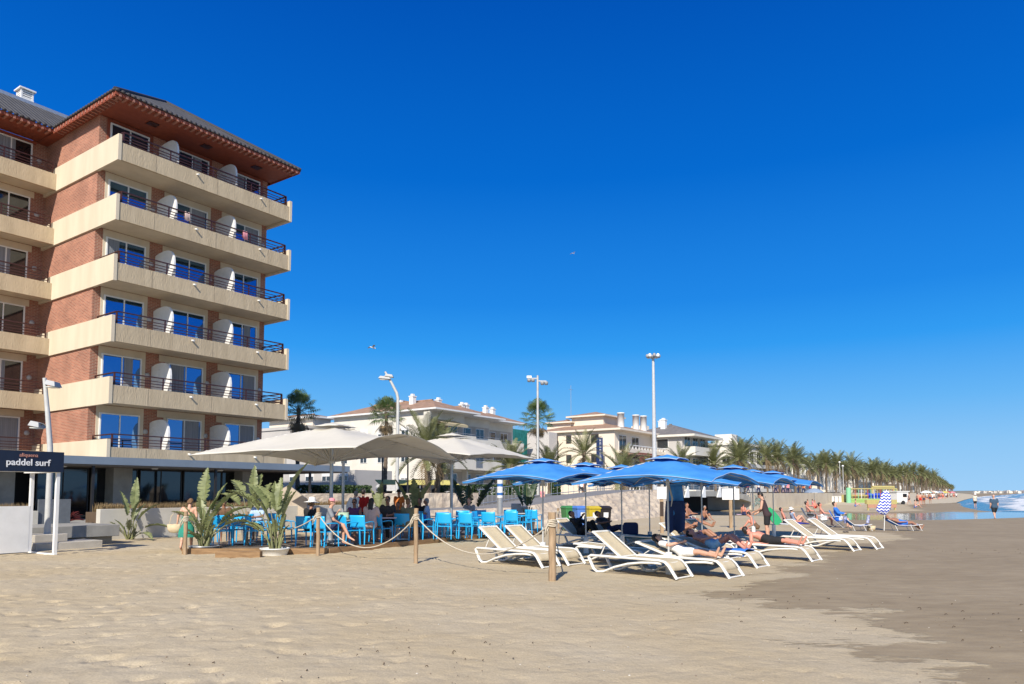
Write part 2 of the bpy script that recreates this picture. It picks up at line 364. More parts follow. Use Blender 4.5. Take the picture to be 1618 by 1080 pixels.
    mp=nn(t,'Mapping'); mp.inputs['Rotation'].default_value=(0,0,.5); mp.inputs['Scale'].default_value=(1,.8,1); L.new(tc.outputs['Object'],mp.inputs[0])
    nz=N(1.3,3); ad=nn(t,'VectorMath',operation='ADD'); L.new(mp.outputs[0],ad.inputs[0]); L.new(nz.outputs['Color'],ad.inputs[1]); L.new(ad.outputs[0],vo.inputs['Vector'])
    n5=N(9,5,.6); n6=N(60,3,.6)
    h=M('ADD',M('MULTIPLY',vo.outputs['Distance'],.035),M('ADD',M('MULTIPLY',n5.outputs[0],.018),M('MULTIPLY',n6.outputs[0],.010)))
    sc=M('SUBTRACT',1,M('MULTIPLY',f.outputs[0],.62)); h=M('MULTIPLY',h,sc)
    bp=nn(t,'Bump'); bp.inputs['Distance'].default_value=1; bp.inputs['Strength'].default_value=.75; L.new(h,bp.inputs['Height']); L.new(bp.outputs[0],b.inputs['Normal'])
    return m
me=bpy.data.meshes.new('sand'); me.from_pydata(vs,[],fs); me.polygons.foreach_set('use_smooth',[True]*len(fs))
at=me.attributes.new('wet','FLOAT','POINT'); at.data.foreach_set('value',wetv); me.materials.append(sandmat())
o=bpy.data.objects.new('beach_sand',me); COL.objects.link(o); tag(o,kind='structure',label='pale dry beach sand darkening to wet sand towards the sea')
# ---------------- lagoon
def water_mat(name,c,rough,bump,scale,st):
    m=mat(name,c,rough); t=m.node_tree; L=t.links; b=t.nodes['Principled BSDF']; b.inputs['Roughness'].default_value=rough; b.inputs['IOR'].default_value=1.33
    tc=nn(t,'TexCoord'); mp=nn(t,'Mapping'); mp.inputs['Scale'].default_value=st; L.new(tc.outputs['Object'],mp.inputs[0])
    n=nn(t,'TexNoise'); n.inputs['Scale'].default_value=scale; n.inputs['Detail'].default_value=5; L.new(mp.outputs[0],n.inputs['Vector'])
    bp=nn(t,'Bump'); bp.inputs['Distance'].default_value=bump; L.new(n.outputs[0],bp.inputs['Height']); L.new(bp.outputs[0],b.inputs['Normal']); return m
mb=MB(); mb.add([(6,42,-.07),(52,42,-.07),(52,84,-.07),(6,84,-.07)],[(0,1,2,3)])
# clip the lagoon sheet to its own basin
mb=MB(); pl=[(x+(0 if x>26 else 0),y) for x,y in LAG]; cx=sum(p[0] for p in pl)/len(pl); cy=sum(p[1] for p in pl)/len(pl)
def grow(poly,d):
    out=[];n=len(poly)
    for i in range(n):
        p0=Vector(poly[i-1]);p1=Vector(poly[i]);p2=Vector(poly[(i+1)%n])
        a=(p1-p0).normalized();b=(p2-p1).normalized();t=(a+b).normalized(); out.append((p1.x+t.y*d,p1.y-t.x*d))
    return out
mb.add([(x,y,-.075) for x,y in grow(LAG,1.3)],[tuple(range(len(LAG)))])
tag(mb.build('lagoon_water',water_mat('lagoon_water',(.055,.10,.17),.04,.006,1.5,(1,3,1))),kind='structure',label='calm blue strip of shallow lagoon water across the beach')
# ---------------- sea
def seamat():
    m=mat('sea_water',(.03,.10,.14),.12); t=m.node_tree; L=t.links; b=t.nodes['Principled BSDF']
    tc=nn(t,'TexCoord'); at=nn(t,'Attribute'); at.attribute_name='foam'
    mp=nn(t,'Mapping'); mp.inputs['Rotation'].default_value=(0,0,R(-55)); mp.inputs['Scale'].default_value=(.22,1,1); L.new(tc.outputs['Object'],mp.inputs[0])
    n=nn(t,'TexNoise'); n.inputs['Scale'].default_value=.55; n.inputs['Detail'].default_value=8; n.inputs['Roughness'].default_value=.68; L.new(mp.outputs[0],n.inputs['Vector'])
    ad=nn(t,'Math',operation='ADD'); L.new(n.outputs[0],ad.inputs[0]); L.new(at.outputs['Fac'],ad.inputs[1])
    cr=nn(t,'ValToRGB'); cr.color_ramp.elements[0].position=.72; cr.color_ramp.elements[1].position=.88
    cr.color_ramp.elements[0].color=(0,0,0,1); cr.color_ramp.elements[1].color=(1,1,1,1); L.new(ad.outputs[0],cr.inputs[0])
    c=nn(t,'MixRGB'); c.inputs[1].default_value=(.035,.14,.20,1); c.inputs[2].default_value=(.68,.70,.70,1); L.new(cr.outputs[0],c.inputs[0]); L.new(c.outputs[0],b.inputs['Base Color'])
    r=nn(t,'MapRange'); r.inputs[3].default_value=.15; r.inputs[4].default_value=.9; L.new(cr.outputs[0],r.inputs[0]); L.new(r.outputs[0],b.inputs['Roughness'])
    bp=nn(t,'Bump'); bp.inputs['Distance'].default_value=.35; L.new(n.outputs[0],bp.inputs['Height']); L.new(bp.outputs[0],b.inputs['Normal']); return m
E0=Vector((.577,.817)); N0=Vector((.817,-.577)); P0=Vector((49.5,77))
al=axis([(-160,-30,6),(-30,80,1.2),(80,400,5),(400,1500,30),(1500,6000,300)]); of=axis([(-14,60,.9),(60,150,3),(150,600,30),(600,4000,300)])
vs=[];fo=[]
for a in al:
    for q in of:
        x,y=P0+E0*a+N0*q; sdv=-sdist(x,y,SHORE)
        k=max(0,min(1,(sdv-2)/8)); wv=noise.noise((a*.03,q*.02,1))*5
        ph=(q+wv)/7.5; cr_=max(0,sin(ph*2*PI))**4 if q<75 else max(0,sin(q/15))**4*.4
        amp=.38*k*(1 if q<75 else .4)*(.6+.6*noise.noise((a*.04,q*.05,5)))
        vs.append((x,y,-.10+max(0,amp)*cr_+.03*noise.noise((x*.6,y*.6,0)))); 
        fm=.34 if sdv<14 else (.24 if q<40 else (.12 if q<100 else -.05))
        if sdv<3: fm=.12
        fo.append(fm+.22*cr_*(1 if q<80 else .3)-.05)
nq=len(of); fs=[(i*nq+j,i*nq+j+1,(i+1)*nq+j+1,(i+1)*nq+j) for i in range(len(al)-1) for j in range(nq-1)]
me=bpy.data.meshes.new('sea'); me.from_pydata(vs,[],fs); me.flip_normals(); me.polygons.foreach_set('use_smooth',[True]*len(fs))
aa=me.attributes.new('foam','FLOAT','POINT'); aa.data.foreach_set('value',fo); me.materials.append(seamat())
o=bpy.data.objects.new('sea',me); COL.objects.link(o); tag(o,kind='structure',label='blue sea with white breaking waves')
# ---------------- promenade ground, ramp, revetment, retaining wall
ZP=1.55
WALLL=[(24.5,76),(30,84),(45,107),(66,140),(102,196),(200,345),(480,800),(900,1520)]
mb=MB(); edge=[(-7,41.5),(3,55),(10,66),(15,75)]+WALLL
poly=edge+[(900,5000),(-900,5000),(-900,60),(-40,60),(-24,50)]
mb.add([(x,y,ZP) for x,y in poly],[tuple(range(len(poly)))])
for i in range(len(edge)-1):
    a,b=edge[i],edge[i+1]; mb.quad((a[0],a[1],-.3),(b[0],b[1],-.3),(b[0],b[1],ZP),(a[0],a[1],ZP))
tag(mb.build('promenade',pave),kind='structure',label='grey paved promenade ground behind the beach')
RB=[(-9.5,33),(-2.5,35.5),(2.7,39.3),(5.9,45.2),(11.1,53.6),(13.5,58),(15,63)]         # foot of the stones
RT=[(-9.8,36,.8),(-3.3,38.6,.85),(.6,41.6,.95),(3.6,47.4,1.35),(9.2,56,1.9),(11.3,60.5,2.0),(13,65,2.0)]
def strip(mb,lo,hi,n,m,amp,sc,smooth=True):
    def lerp(pts,t):
        t*=len(pts)-1;i=min(int(t),len(pts)-2);f=t-i; return Vector(pts[i])*(1-f)+Vector(pts[i+1])*f
    vs=[]
    for i in range(n+1):
        for j in range(m+1):
            p=lerp(lo,i/n)*(1-j/m)+lerp(hi,i/n)*(j/m)
            v=noise.voronoi(p*sc)[0][0]; d=amp*(.5-v)*(1 if 0<j<m else 0)
            vs.append(p+Vector((.4,-.5,.8))*d)
    mb.add(vs,[(i*(m+1)+j,(i+1)*(m+1)+j,(i+1)*(m+1)+j+1,i*(m+1)+j+1) for i in range(n) for j in range(m)],smooth)
mb=MB(); strip(mb,[(x,y,-.1) for x,y in RB],RT,190,26,.34,1.7,False)
tag(mb.build('rubble_slope',stone),'sloping bank of pale rubble stones between the sand and the grey ramp','stone bank')
mb=MB(); ramp2=[(p[0]-2.6,p[1]+3.2,p[2]-.02) for p in RT]
mb.add([Vector(p)+Vector((0,0,.004)) for p in RT]+ramp2,[(i,i+1,i+1+len(RT),i+len(RT)) for i in range(len(RT)-1)])
for i in range(len(RT)-1): mb.quad(ramp2[i],ramp2[i+1],ramp2[i+1][:2]+(0,),ramp2[i][:2]+(0,))
tag(mb.build('ramp_road',mat('ramp_asphalt',(.23,.225,.22),.9,(.19,.185,.18),scale=1.5)),kind='structure',label='grey ramp road climbing to the right above the stones')
mb=MB()                                                # stone wall behind ramp on the left part
strip(mb,[(-11,37.5,.5),(-5.5,42,.6),(-2,45.5,.8)],[(-11,37.8,1.7),(-5.6,42.4,1.72),(-2.1,45.8,1.74)],70,12,.18,2.2,False)
mb.quad((-11,37.8,1.7),(-5.6,42.4,1.72),(-7,43.4,1.72),(-12,38.8,1.7)); mb.quad((-5.6,42.4,1.72),(-2.1,45.8,1.74),(-3.3,46.6,1.74),(-7,43.4,1.72))
tag(mb.build('stone_wall',stone),'low pale stone wall under the hedge behind the cafe terrace','wall')
bank=[(45,107),(66,140),(102,196),(200,345),(480,800),(900,1520)]
mb=MB(); strip(mb,[(x+(8 if i==0 else 13),y-(5.5 if i==0 else 9),-.02) for i,(x,y) in enumerate(bank)],[(x,y,-.05 if i==0 else ZP+.17) for i,(x,y) in enumerate(bank)],60,4,.0,1.0)
tag(mb.build('sand_bank',mat('bank_sand',(.53,.455,.325),.95,(.46,.39,.27),scale=.6,bump=.03,bscale=2.5)),kind='structure',label='sand banked up against the far promenade edge')
wallm=mat('beige_retaining_wall',(.66,.57,.43),.95,(.56,.47,.35),scale=.7,bump=.01,bscale=8)
mb=MB(); W2=WALLL
for i in range(len(W2)-1):
    a=Vector(W2[i]);b=Vector(W2[i+1]);n=Vector((b-a)).normalized();q=Vector((n.y,-n.x))*.12
    zt=ZP+.16
    mb.add([(a.x+q.x,a.y+q.y,-.2),(b.x+q.x,b.y+q.y,-.2),(b.x+q.x,b.y+q.y,zt),(a.x+q.x,a.y+q.y,zt),(a.x-q.x*2,a.y-q.y*2,-.2),(b.x-q.x*2,b.y-q.y*2,-.2),(b.x-q.x*2,b.y-q.y*2,zt),(a.x-q.x*2,a.y-q.y*2,zt)],
      [(0,1,2,3),(3,2,6,7),(5,4,7,6),(0,3,7,4),(2,1,5,6)])
rw=mb.build('retaining_wall',wallm); tag(rw,'long beige retaining wall between the far beach and the palm promenade','wall')
# mural panel painted on the near end of that wall: loose pale green and grey scrawl
def smear(parent,c,n,mt,wid,h,org,dx,seed):
    rr=random.Random(seed); m=MB()
    for k in range(n):
        s0=rr.uniform(0,wid);z0=rr.uniform(.25,h); pts=[]
        for j in range(7): pts.append(org+dx*(s0+j*.14+rr.uniform(-.05,.05))+Vector((0,0,z0+.16*sin(j*1.3+k))))
        m.tube(pts,.03,4)
    m.build('painted_scrawl',mt,parent)
dxw=Vector((5.5,8,0)).normalized(); orgw=Vector((24.5,76,0))+Vector((.125,-.085,0))
smear(rw,None,16,mat('mural_teal',(.30,.42,.38),.9),4.2,1.35,orgw+dxw*.4,dxw,3)
smear(rw,None,9,mat('mural_grey',(.33,.31,.29),.9),4.2,1.3,orgw+dxw*.6,dxw,5)
# ---------------- footbridge over the stream mouth
def footbridge():
    b=empty('footbridge',(0,0,0)); tag(b,'low grey footbridge with arched parapet over a dark opening behind the blue parasols','footbridge')
    p0=Vector((14.6,66.5,0));p1=Vector((24.6,75.6,0));d=(p1-p0);L=d.length;d=d/L;nrm=Vector((-d.y,d.x,0))
    def P(s,o,z): q=p0+d*s+nrm*o; return Vector((q.x,q.y,z))
    m=MB(); n=16
    def arch(t): return 1.62-.45*max(0,(t-.55)/.45)**2*1.4
    for i in range(n):
        t0,t1=i/n,(i+1)/n; z0,z1=arch(t0),arch(t1)
        a=[P(t0*L,0,z0-.22),P(t1*L,0,z1-.22),P(t1*L,0,z1+.28),P(t0*L,0,z0+.28),P(t0*L,2.6,z0-.22),P(t1*L,2.6,z1-.22),P(t1*L,2.6,z1+.28),P(t0*L,2.6,z0+.28)]
        m.add(a,[(0,1,2,3),(3,2,6,7),(5,4,7,6),(4,5,1,0)])
    m.build('deck',concd,b)
    m=MB(); a=[P(-.3,3.0,-.3),P(L+.5,3.0,-.3),P(L+.5,3.0,1.5),P(-.3,3.0,1.5)]; m.quad(*a); m.build('dark_backing',darkm,b)  # near-black sheet standing in for the shade under the bridge
    m=MB()
    for i in range(n+1):
        t=i/n; q=P(t*L,.1,arch(t)+.28); m.tube([q,q+Vector((0,0,.75))],.02,5)
    for hh in (.3,.52,.75): m.tube([P(i/n*L,.1,arch(i/n)+.28+hh) for i in range(n+1)],.018,5)
    m.build('railing',galv,b)
    for k,px in enumerate((1089,1104,1119,1133)):
        s=(k+.6)*L*.2+.3; q=P(s,-.14,1.30)
        m=MB(); m.add([q+d*-.38,q+d*.38,q+d*.30+Vector((0,0,.95)),q+d*.18+Vector((0,0,1.05)),
             q+d*-.38+nrm*.1,q+d*.38+nrm*.1,q+d*.30+nrm*.1+Vector((0,0,.95)),q+d*.18+nrm*.1+Vector((0,0,1.05))],[(0,1,2,3),(7,6,5,4),(0,4,5,1),(1,5,6,2),(2,6,7,3),(3,7,4,0)])
        tag(m.build('sail_panel',white,b))
footbridge()
# ---------------- far headland and white town
mb=MB(); pts=[];n=40
for i in range(n+1):
    t=i/n; x=1560+t*1500; y=2650-180*sin(t*3); pts.append((x,y,0)); 
vs=[];
for i,(x,y,z) in enumerate(pts):
    h=5+3*sin(i*.4)+3*(i/n)*4; vs+=[(x,y,-1),(x,y+20,h*.6),(x,y+160,h),(x,y+500,-1)]
mb.add(vs,[(4*i+j,4*i+4+j,4*i+5+j,4*i+1+j) for i in range(n) for j in range(3)],True)
tag(mb.build('headland',mat('far_headland',(.22,.21,.17),.95)),kind='structure',label='low far headland across the sea')
# ================================================================ HOTEL
HR=R(54.73); HO=Vector((-18.93,34.22,0))
def HW(x,y,z=0):
    c,s=cos(HR),sin(HR); return Vector((HO.x+x*c-y*s,HO.y+x*s+y*c,z))
WCACHE={}
def window(parent,loc,w,h,n=2,rz=0,fm=None,gm_=None,curtain=None,depth=.10,ft=.07,blind=None,name='window'):
    fm=fm or white; gm_=gm_ or bglass; key=(round(w,2),round(h,2),n,fm.name,gm_.name,depth,ft)
    if key not in WCACHE:
        m=MB()                                        # frame: outside faces -y, origin bottom centre, wall at y=0
        m.box(-w/2,-w/2+ft,-depth,.0,0,h).box(w/2-ft,w/2,-depth,.0,0,h).box(-w/2+ft,w/2-ft,-depth+.004,.0,h-ft,h).box(-w/2+ft,w/2-ft,-depth+.004,.0,0,ft*.8)
        iw=(w-2*ft)/n
        for i in range(1,n): m.box(-w/2+ft+i*iw-ft*.45,-w/2+ft+i*iw+ft*.45,-depth+.015,-.002,ft*.8,h-ft)
        p=MB(); p.box(-w/2+ft+.002,w/2-ft-.002,-depth*.55,-.004,ft*.8+.002,h-ft-.002)
        WCACHE[key]=(m.mesh('window_frame',fm),p.mesh('window_pane',gm_))
    a,b=WCACHE[key]; f=share(name,a,parent,loc,rz); share('pane',b,f)
    if curtain:
        x0,x1=curtain; m=MB(); N=14
        vs=[];
        for i in range(N+1):
            x=x0+(x1-x0)*i/N; yy=-depth*.55-.012-.008*(i%2); vs+=[(x,yy,ft),(x,yy,h-ft)]
        m.add(vs,[(2*i,2*i+2,2*i+3,2*i+1) for i in range(N)]); m.build('curtain',curtm,f)
    if blind:
        m=MB(); m.box(-w/2+ft,w/2-ft,-depth*.55-.02,-depth*.55,h-ft-blind*(h-2*ft),h-ft); m.build('shutter',fm,f)
    return f
def hotel():
    H=empty('hotel',HO,HR); tag(H,'tall red brick seaside hotel with cream balcony bands, dark tiled hip roof and red eaves','hotel')
    Z0=4.272; FH=2.95; Wd=6.45; Lx=10.14; YF=2.2; YB=24.0; YW=Wd; YWF=8.0; XW=-16.0; ZE=20.78
    m=MB()                                            # brick walls
    m.box(.10,Lx-.12,YF,YB,3.0,ZE-.1)                # main block core (facade at YF)
    m.box(XW,.10,YWF,YB,3.0,ZE-.101)
    m.build('brick_wall',brick,H)
    WX=[(1.62,2.0),(5.06,2.0),(8.46,1.95)]
    for k in range(6):
        zt=Z0+FH*k; mt=creamp if k<5 else redwood; zq=(zt+1.80) if k<5 else ZE-.13
        for x,w_ in WX:
            MB().box(x-w_/2-(.14 if x<2 else .5),x+w_/2+.22,YF-.03,YF+.02,zt+1.45,zq).box(x-w_/2-.14,x-w_/2-.004,YF-.03,YF+.02,zt-.95,zt+1.45).box(x+w_/2+.004,x+w_/2+.22,YF-.03,YF+.02,zt-.95,zt+1.45).build('window_surround',mt,H)
        MB().box(-3.2,-.45,YWF-.03,YWF+.02,zt+1.45,zq).build('window_surround',mt,H)
    for k in range(6):                                # bands and balconies
        zt=Z0+FH*k
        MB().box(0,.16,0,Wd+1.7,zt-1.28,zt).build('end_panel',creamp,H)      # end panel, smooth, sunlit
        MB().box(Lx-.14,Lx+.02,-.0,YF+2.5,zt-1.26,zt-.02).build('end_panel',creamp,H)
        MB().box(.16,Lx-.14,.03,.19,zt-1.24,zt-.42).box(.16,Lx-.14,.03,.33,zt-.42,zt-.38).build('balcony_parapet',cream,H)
        MB().box(XW,-.0,YW+.03,YW+.19,zt-1.24,zt-.42).box(XW,-.0,YW+.03,YW+.33,zt-.42,zt-.38).build('balcony_parapet',cream,H)
        MB().box(.17,Lx-.15,.19,YF-.001,zt-1.12,zt-.95).build('balcony_slab',creamp,H)
        MB().box(XW,-.001,YW+.19,YWF-.001,zt-1.12,zt-.95).build('balcony_slab',creamp,H)
        m=MB()                                        # brown rails
        def rails(p,q,post):
            p=Vector(p);q=Vector(q)
            for h,tw in ((.40,.075),(.20,.035),(.06,.035),(-.08,.035)): m.bar(p+Vector((0,0,zt+h-.15)),q+Vector((0,0,zt+h-.15)),tw,tw if h<.3 else .055)
            n=max(1,int((q-p).length/post))
            for i in range(n+1):
                c=p+(q-p)*i/n; m.bar(c+Vector((0,0,zt-.42)),c+Vector((0,0,zt+.22)),.05)
        rails((.36,.24,0),(Lx-.22,.24,0),2.35); rails((.36,.30,0),(.36,YF-.05,0),1.8); rails((Lx-.24,.30,0),(Lx-.24,YF-.05,0),1.8)
        rails((XW,YW+.24,0),(-.12,YW+.24,0),2.2)
        m.build('balcony_railing',railm,H)
        for sx in (3.22,6.66):                        # white scalloped divider between rooms
            m=MB(); prof=[(YF-.02,zt-.95),(YF-.02,zt+1.1)]
            for j in range(0,11):
                a=PI/2*j/10; prof.append((YF-.35-1.50*sin(a)**.8,zt-.1+1.28*max(0,cos(a))**.5+.22*sin(a)*max(0,cos(a))**.4))
            prof.append((YF-1.78,zt-.95)); nP=len(prof)
            vs=[(sx-.05,y,z) for y,z in prof]+[(sx+.05,y,z) for y,z in prof]
            m.add(vs,[tuple(range(nP)),tuple(reversed(range(nP,2*nP)))]+[(i,i+nP,(i+1)%nP+nP,(i+1)%nP) for i in range(nP)])
            for r_ in range(4):                       # wavy ridges pressed into it
                zz=zt+.85-r_*.26; m.tube([(sx-.052,YF-.1-.1*j,zz+.05*sin(j*1.25+r_)) for j in range(13 if r_ else 9)],.018,5)
            m.build('balcony_divider',white,H)
        for i,(x,w_) in enumerate(WX):
            cur={0:None,1:(-.1,.86),2:(.05,.88)}[i] if k in (0,4) else {0:(.15,.9),1:None,2:(-.9,-.35),3:(.1,.55),4:None,5:(-.85,-.1),6:None}[(k*3+i*2)%7]
            window(H,(x,YF-.005,zt-.945),w_,2.38,2,curtain=cur)
        window(H,(-1.65,YWF-.005,zt-.945),2.0,2.38,2,gm_=dglass if k>0 else bglass,curtain=(-.9,.9) if k==0 else ((-.8,.2) if k%2 else None))
        for x in (3.02,6.42,9.86): 
            l=MB(); l.lathe([(0,-.06),(.10,-.06),(.13,-.03),(.13,0)],16); o=l.build('wall_lamp',mat('opal_lamp_glass',(.50,.48,.46),.3),H,(x-.06 if x<9 else x-.1,YF-.005,zt+.62)); o.rotation_euler=(R(-90),0,0)
        l=MB(); l.lathe([(0,-.06),(.10,-.06),(.13,-.03),(.13,0)],16); o=l.build('wall_lamp',MATS['opal_lamp_glass'],H,(-.28,YWF-.005,zt+.62)); o.rotation_euler=(R(-90),0,0)
        for x in (1.9,5.3,8.6): MB().box(x-.012,x+.012,.026,.03,zt-1.24,zt-.42).build('panel_joint',mat('joint_sealant',(.30,.24,.17),.9),H)
        for x in (4.1,8.0): 
            s_=MB(); s_.tube([(x,.04,zt-.55),(x+.02,-.13,zt-.58)],.045,8); s_.build('drain_spout',white,H)
    # roofs ------------------------------------------------------
    ov=.48; T=math.tan(R(33)); xa,xb=-ov,Lx+.22; ya=-ov; hw=(xb-xa)/2; xm=(xa+xb)/2
    m=MB(); th=.1
    zr=ZE+.06+hw*T; ap=(xm,ya+hw,zr); bk=(xm,YB+2,zr)
    m.add([(xa,ya,ZE+.06),(xb,ya,ZE+.06),ap],[(0,1,2)])
    m.add([(xa,YB+2,ZE+.06),(xa,ya,ZE+.06),ap,bk],[(0,1,2,3)])
    m.add([(xb,ya,ZE+.06),(xb,YB+2,ZE+.06),bk,ap],[(0,1,2,3)])
    yw=YW-ov; hw2=5.0
    m.add([(XW,yw,ZE+.061),(xa+.0,yw,ZE+.061),(xa+3.6,yw+hw2,ZE+.061+hw2*T),(XW,yw+hw2,ZE+.061+hw2*T)],[(0,1,2,3)])
    rf=m.build('roof',slate,H)
    m=MB()                                            # rolled edge tiles and hip caps
    def edge(p,q,st=.26,r=.085):
        p=Vector(p);q=Vector(q);n=int((q-p).length/st)
        for i in range(n):
            a=p+(q-p)*(i/n);b=p+(q-p)*((i+.94)/n); mid=(a+b)/2; d=(q-p).normalized()
            m.caps(mid-d*.02,mid+d*.02,r,r,6)
    edge((xa,ya,ZE+.08),(xb,ya,ZE+.08)); edge((xa,ya,ZE+.08),(xa,yw,ZE+.08)); edge((XW,yw,ZE+.08),(xa,yw,ZE+.08)); edge((xb,ya,ZE+.08),(xb,8,ZE+.08))
    m.tube([(xa,ya,ZE+.1),ap],.10,6); m.tube([(xb,ya,ZE+.1),ap],.10,6); m.tube([ap,bk],.12,6)
    m.build('edge_tile',mat('edge_tile',(.045,.04,.042),.7),rf)
    m=MB(); m.box(XW,xa+3.4,yw+hw2-.2,yw+hw2+.2,ZE+hw2*T-.1,ZE+hw2*T+.12); m.build('ridge_flashing',galv,rf)
    m=MB()                                            # red soffit and fascia
    zs=ZE-.10
    m.add([(xa+.05,ya+.05,zs),(xb-.05,ya+.05,zs),(xb-.05,YF+.02,zs+.02),(xa+.05,YF+.02,zs+.02)],[(3,2,1,0)])
    m.add([(xa+.05,ya+.05,zs-.001),(.12,ya+.05,zs-.001),(.12,yw+.2,zs-.02),(xa+.05,yw+.2,zs-.02)],[(3,2,1,0)])
    m.add([(XW,yw+.05,zs),(xa+.05,yw+.05,zs),(.1,YWF+.02,zs+.02),(XW,YWF+.02,zs+.02)],[(3,2,1,0)])
    m.box(xa+.03,xb-.03,ya+.03,ya+.08,zs-.04,ZE+.03); m.box(xa+.03,xa+.08,ya+.08,yw+.03,zs-.12,ZE+.028); m.box(XW,xa+.03,yw+.03,yw+.08,zs-.04,ZE+.03); m.box(xb-.08,xb-.03,ya+.08,8,zs-.04,ZE+.028)
    m.box(xa+.06,.11,yw+.05,YWF+.1,zs-.06,zs-.02); m.build('eaves',redwood,H)
    m=MB()
    def dents(p,q,off):
        p=Vector(p);q=Vector(q);n=int((q-p).length/.32); off=Vector(off)
        d=(q-p).normalized()
        for i in range(n):
            c=p+(q-p)*((i+.5)/n); m.bar(c+off*.0,c+off*1.0,.10,.15)
    dents((xa+.1,ya,zs+.0),(xb-.1,ya,zs+.0),(0,.5,-.02)); dents((xa,ya+.1,zs),(xa,yw,zs),(.45,0,-.02)); dents((XW,yw,zs),(xa,yw,zs),(0,.5,-.02))
    m.build('rafter_end',dentm,H)
    for x in (1.9,4.9,8.1):                           # square vents in the soffit
        m=MB(); m.box(x,x+.5,.75,1.2,zs-.03,zs-.001); m.build('soffit_vent',railm,H)
    def chim(x,y,z,w,h):
        m=MB(); m.box(x-w/2,x+w/2,y-w/2,y+w/2,z,z+h); m.box(x-w/2-.06,x+w/2+.06,y-w/2-.06,y+w/2+.06,z+h-.52,z+h-.44)
        for i in range(4): m.box(x-w/2+.03,x+w/2-.03,y-w/2+.03,y+w/2-.03,z+h+.03+i*.12,z+h+.09+i*.12)
        m.box(x-w/2-.08,x+w/2+.08,y-w/2-.08,y+w/2+.08,z+h+.5,z+h+.58)
        for a in (-1,1):
            for b in (-1,1): m.box(x+a*w*.42-.04,x+a*w*.42+.04,y+b*w*.42-.04,y+b*w*.42+.04,z+h,z+h+.5)
        return m.build('chimney',white,rf)
    chim(.15,11.4,22.6,.68,1.75)
    # ground floor ------------------------------------------------
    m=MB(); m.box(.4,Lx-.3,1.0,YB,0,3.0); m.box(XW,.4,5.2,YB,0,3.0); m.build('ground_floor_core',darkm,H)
    return H
hotel_o=hotel()
def restaurant():
    H=empty('restaurant_pavilion',HO,HR); tag(H,'dark glazed beach restaurant under a long flat grey canopy below the hotel','restaurant')
    m=MB(); m.box(-17,11.6,-3.75,2.0,2.92,3.24); m.build('canopy_roof',canopym,H)
    m=MB(); m.box(-17,11.5,-3.68,2.0,2.86,2.92); m.build('canopy_soffit',mat('soffit_board',(.20,.17,.14),.8),H)
    for x in (-10.6,-2.2,3.4,9.0): MB().box(x-.05,x+.05,-3.55,-3.45,.64,2.86).build('canopy_post',blackm,H)
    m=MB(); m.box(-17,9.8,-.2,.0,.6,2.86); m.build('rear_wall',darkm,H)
    xs_=[-16,-13.6,-11.2,-8.8,-6.4]+[-3.3,-1.1,1.1,3.3,5.4]
    for i,x in enumerate(xs_): window(H,(x+1.1,-.8+.0,.66),2.12,2.18,2,fm=mat('dark_frame',(.03,.028,.026),.5),gm_=dglass,depth=.08,ft=.05)
    for x in (-4.75,.0,6.6): MB().box(x-.42,x+.42,-1.6,-.85,.6,2.86).build('concrete_pillar',concd,H)
    m=MB(); m.box(-17,11,-6.9,.5,.0,.62); m.build('terrace_floor',concd,H)
    for i,(x,y) in enumerate(((-5.9,-3.0),(-2.9,-2.4),(.9,-2.6),(4.2,-2.6))):
        l=MB(); l.lathe([(0,0),(.16,0),(.16,-.02),(.11,-.05),(0,-.05)],14,(x,y,2.86)); l.build('ceiling_lamp',mat('lamp_lens',(.75,.74,.70),.4),H)
    return H
restaurant()
def hobj(mb,name,m,label=None,cat=None,group=None,kind=None,bevel=0):
    o=mb.build(name,m,None,HO,HR,bevel); return tag(o,label,cat,group,kind)
# planter wall with tan grass behind
wp=mat('off_white_wall',(.60,.57,.50),.9,(.50,.47,.40),scale=.9,bump=.003,bscale=30)
hobj(MB().box(-17,-5.62,-7.05,-6.75,0,1.12),'planter_wall',wp,'white planter wall left of the grey door behind the kiosk','wall',bevel=.01)
hobj(MB().box(-3.55,10.5,-7.05,-6.75,-.05,1.14),'planter_wall',wp,'long low white planter wall between the sand and the restaurant terrace','wall',bevel=.01)
def tufts(x0,x1,y0,y1,z,n,h,seed):
    rr=random.Random(seed); m=MB()
    for k in range(n):
        x=rr.uniform(x0,x1); y=rr.uniform(y0,y1); hh=h*rr.uniform(.55,1.1)*(.75+.3*noise.noise((x*1.1,seed,0)))
        a=rr.uniform(0,2*PI); l=rr.uniform(.1,.4)*hh; w_=.008
        p=Vector((x,y,z)); q=p+Vector((cos(a)*l*.4,sin(a)*l*.4,hh*.7)); r_=p+Vector((cos(a)*l,sin(a)*l,hh)); s_=Vector((-sin(a)*w_,cos(a)*w_,0))
        m.add([p-s_,p+s_,q+s_,q-s_,r_],[(0,1,2,3),(3,2,4)])
    return m
hobj(tufts(-17,-5.7,-6.7,-6.1,1.0,5200,.52,1),'ornamental_grass',grassm,'tan ornamental grass in the planter behind the kiosk','grass',kind='stuff')
hobj(tufts(-3.4,9.5,-6.7,-6.1,1.0,6000,.48,2),'ornamental_grass',grassm,'tan ornamental grass along the long white planter wall','grass',kind='stuff')
hobj(MB().box(-17,-5.64,-6.74,-5.9,.62,1.02).box(-3.53,10.4,-6.74,-5.9,.62,1.02),'planter_soil',mat('soil',(.12,.08,.05),.95),'dark soil bed inside the planter walls','soil',kind='stuff')
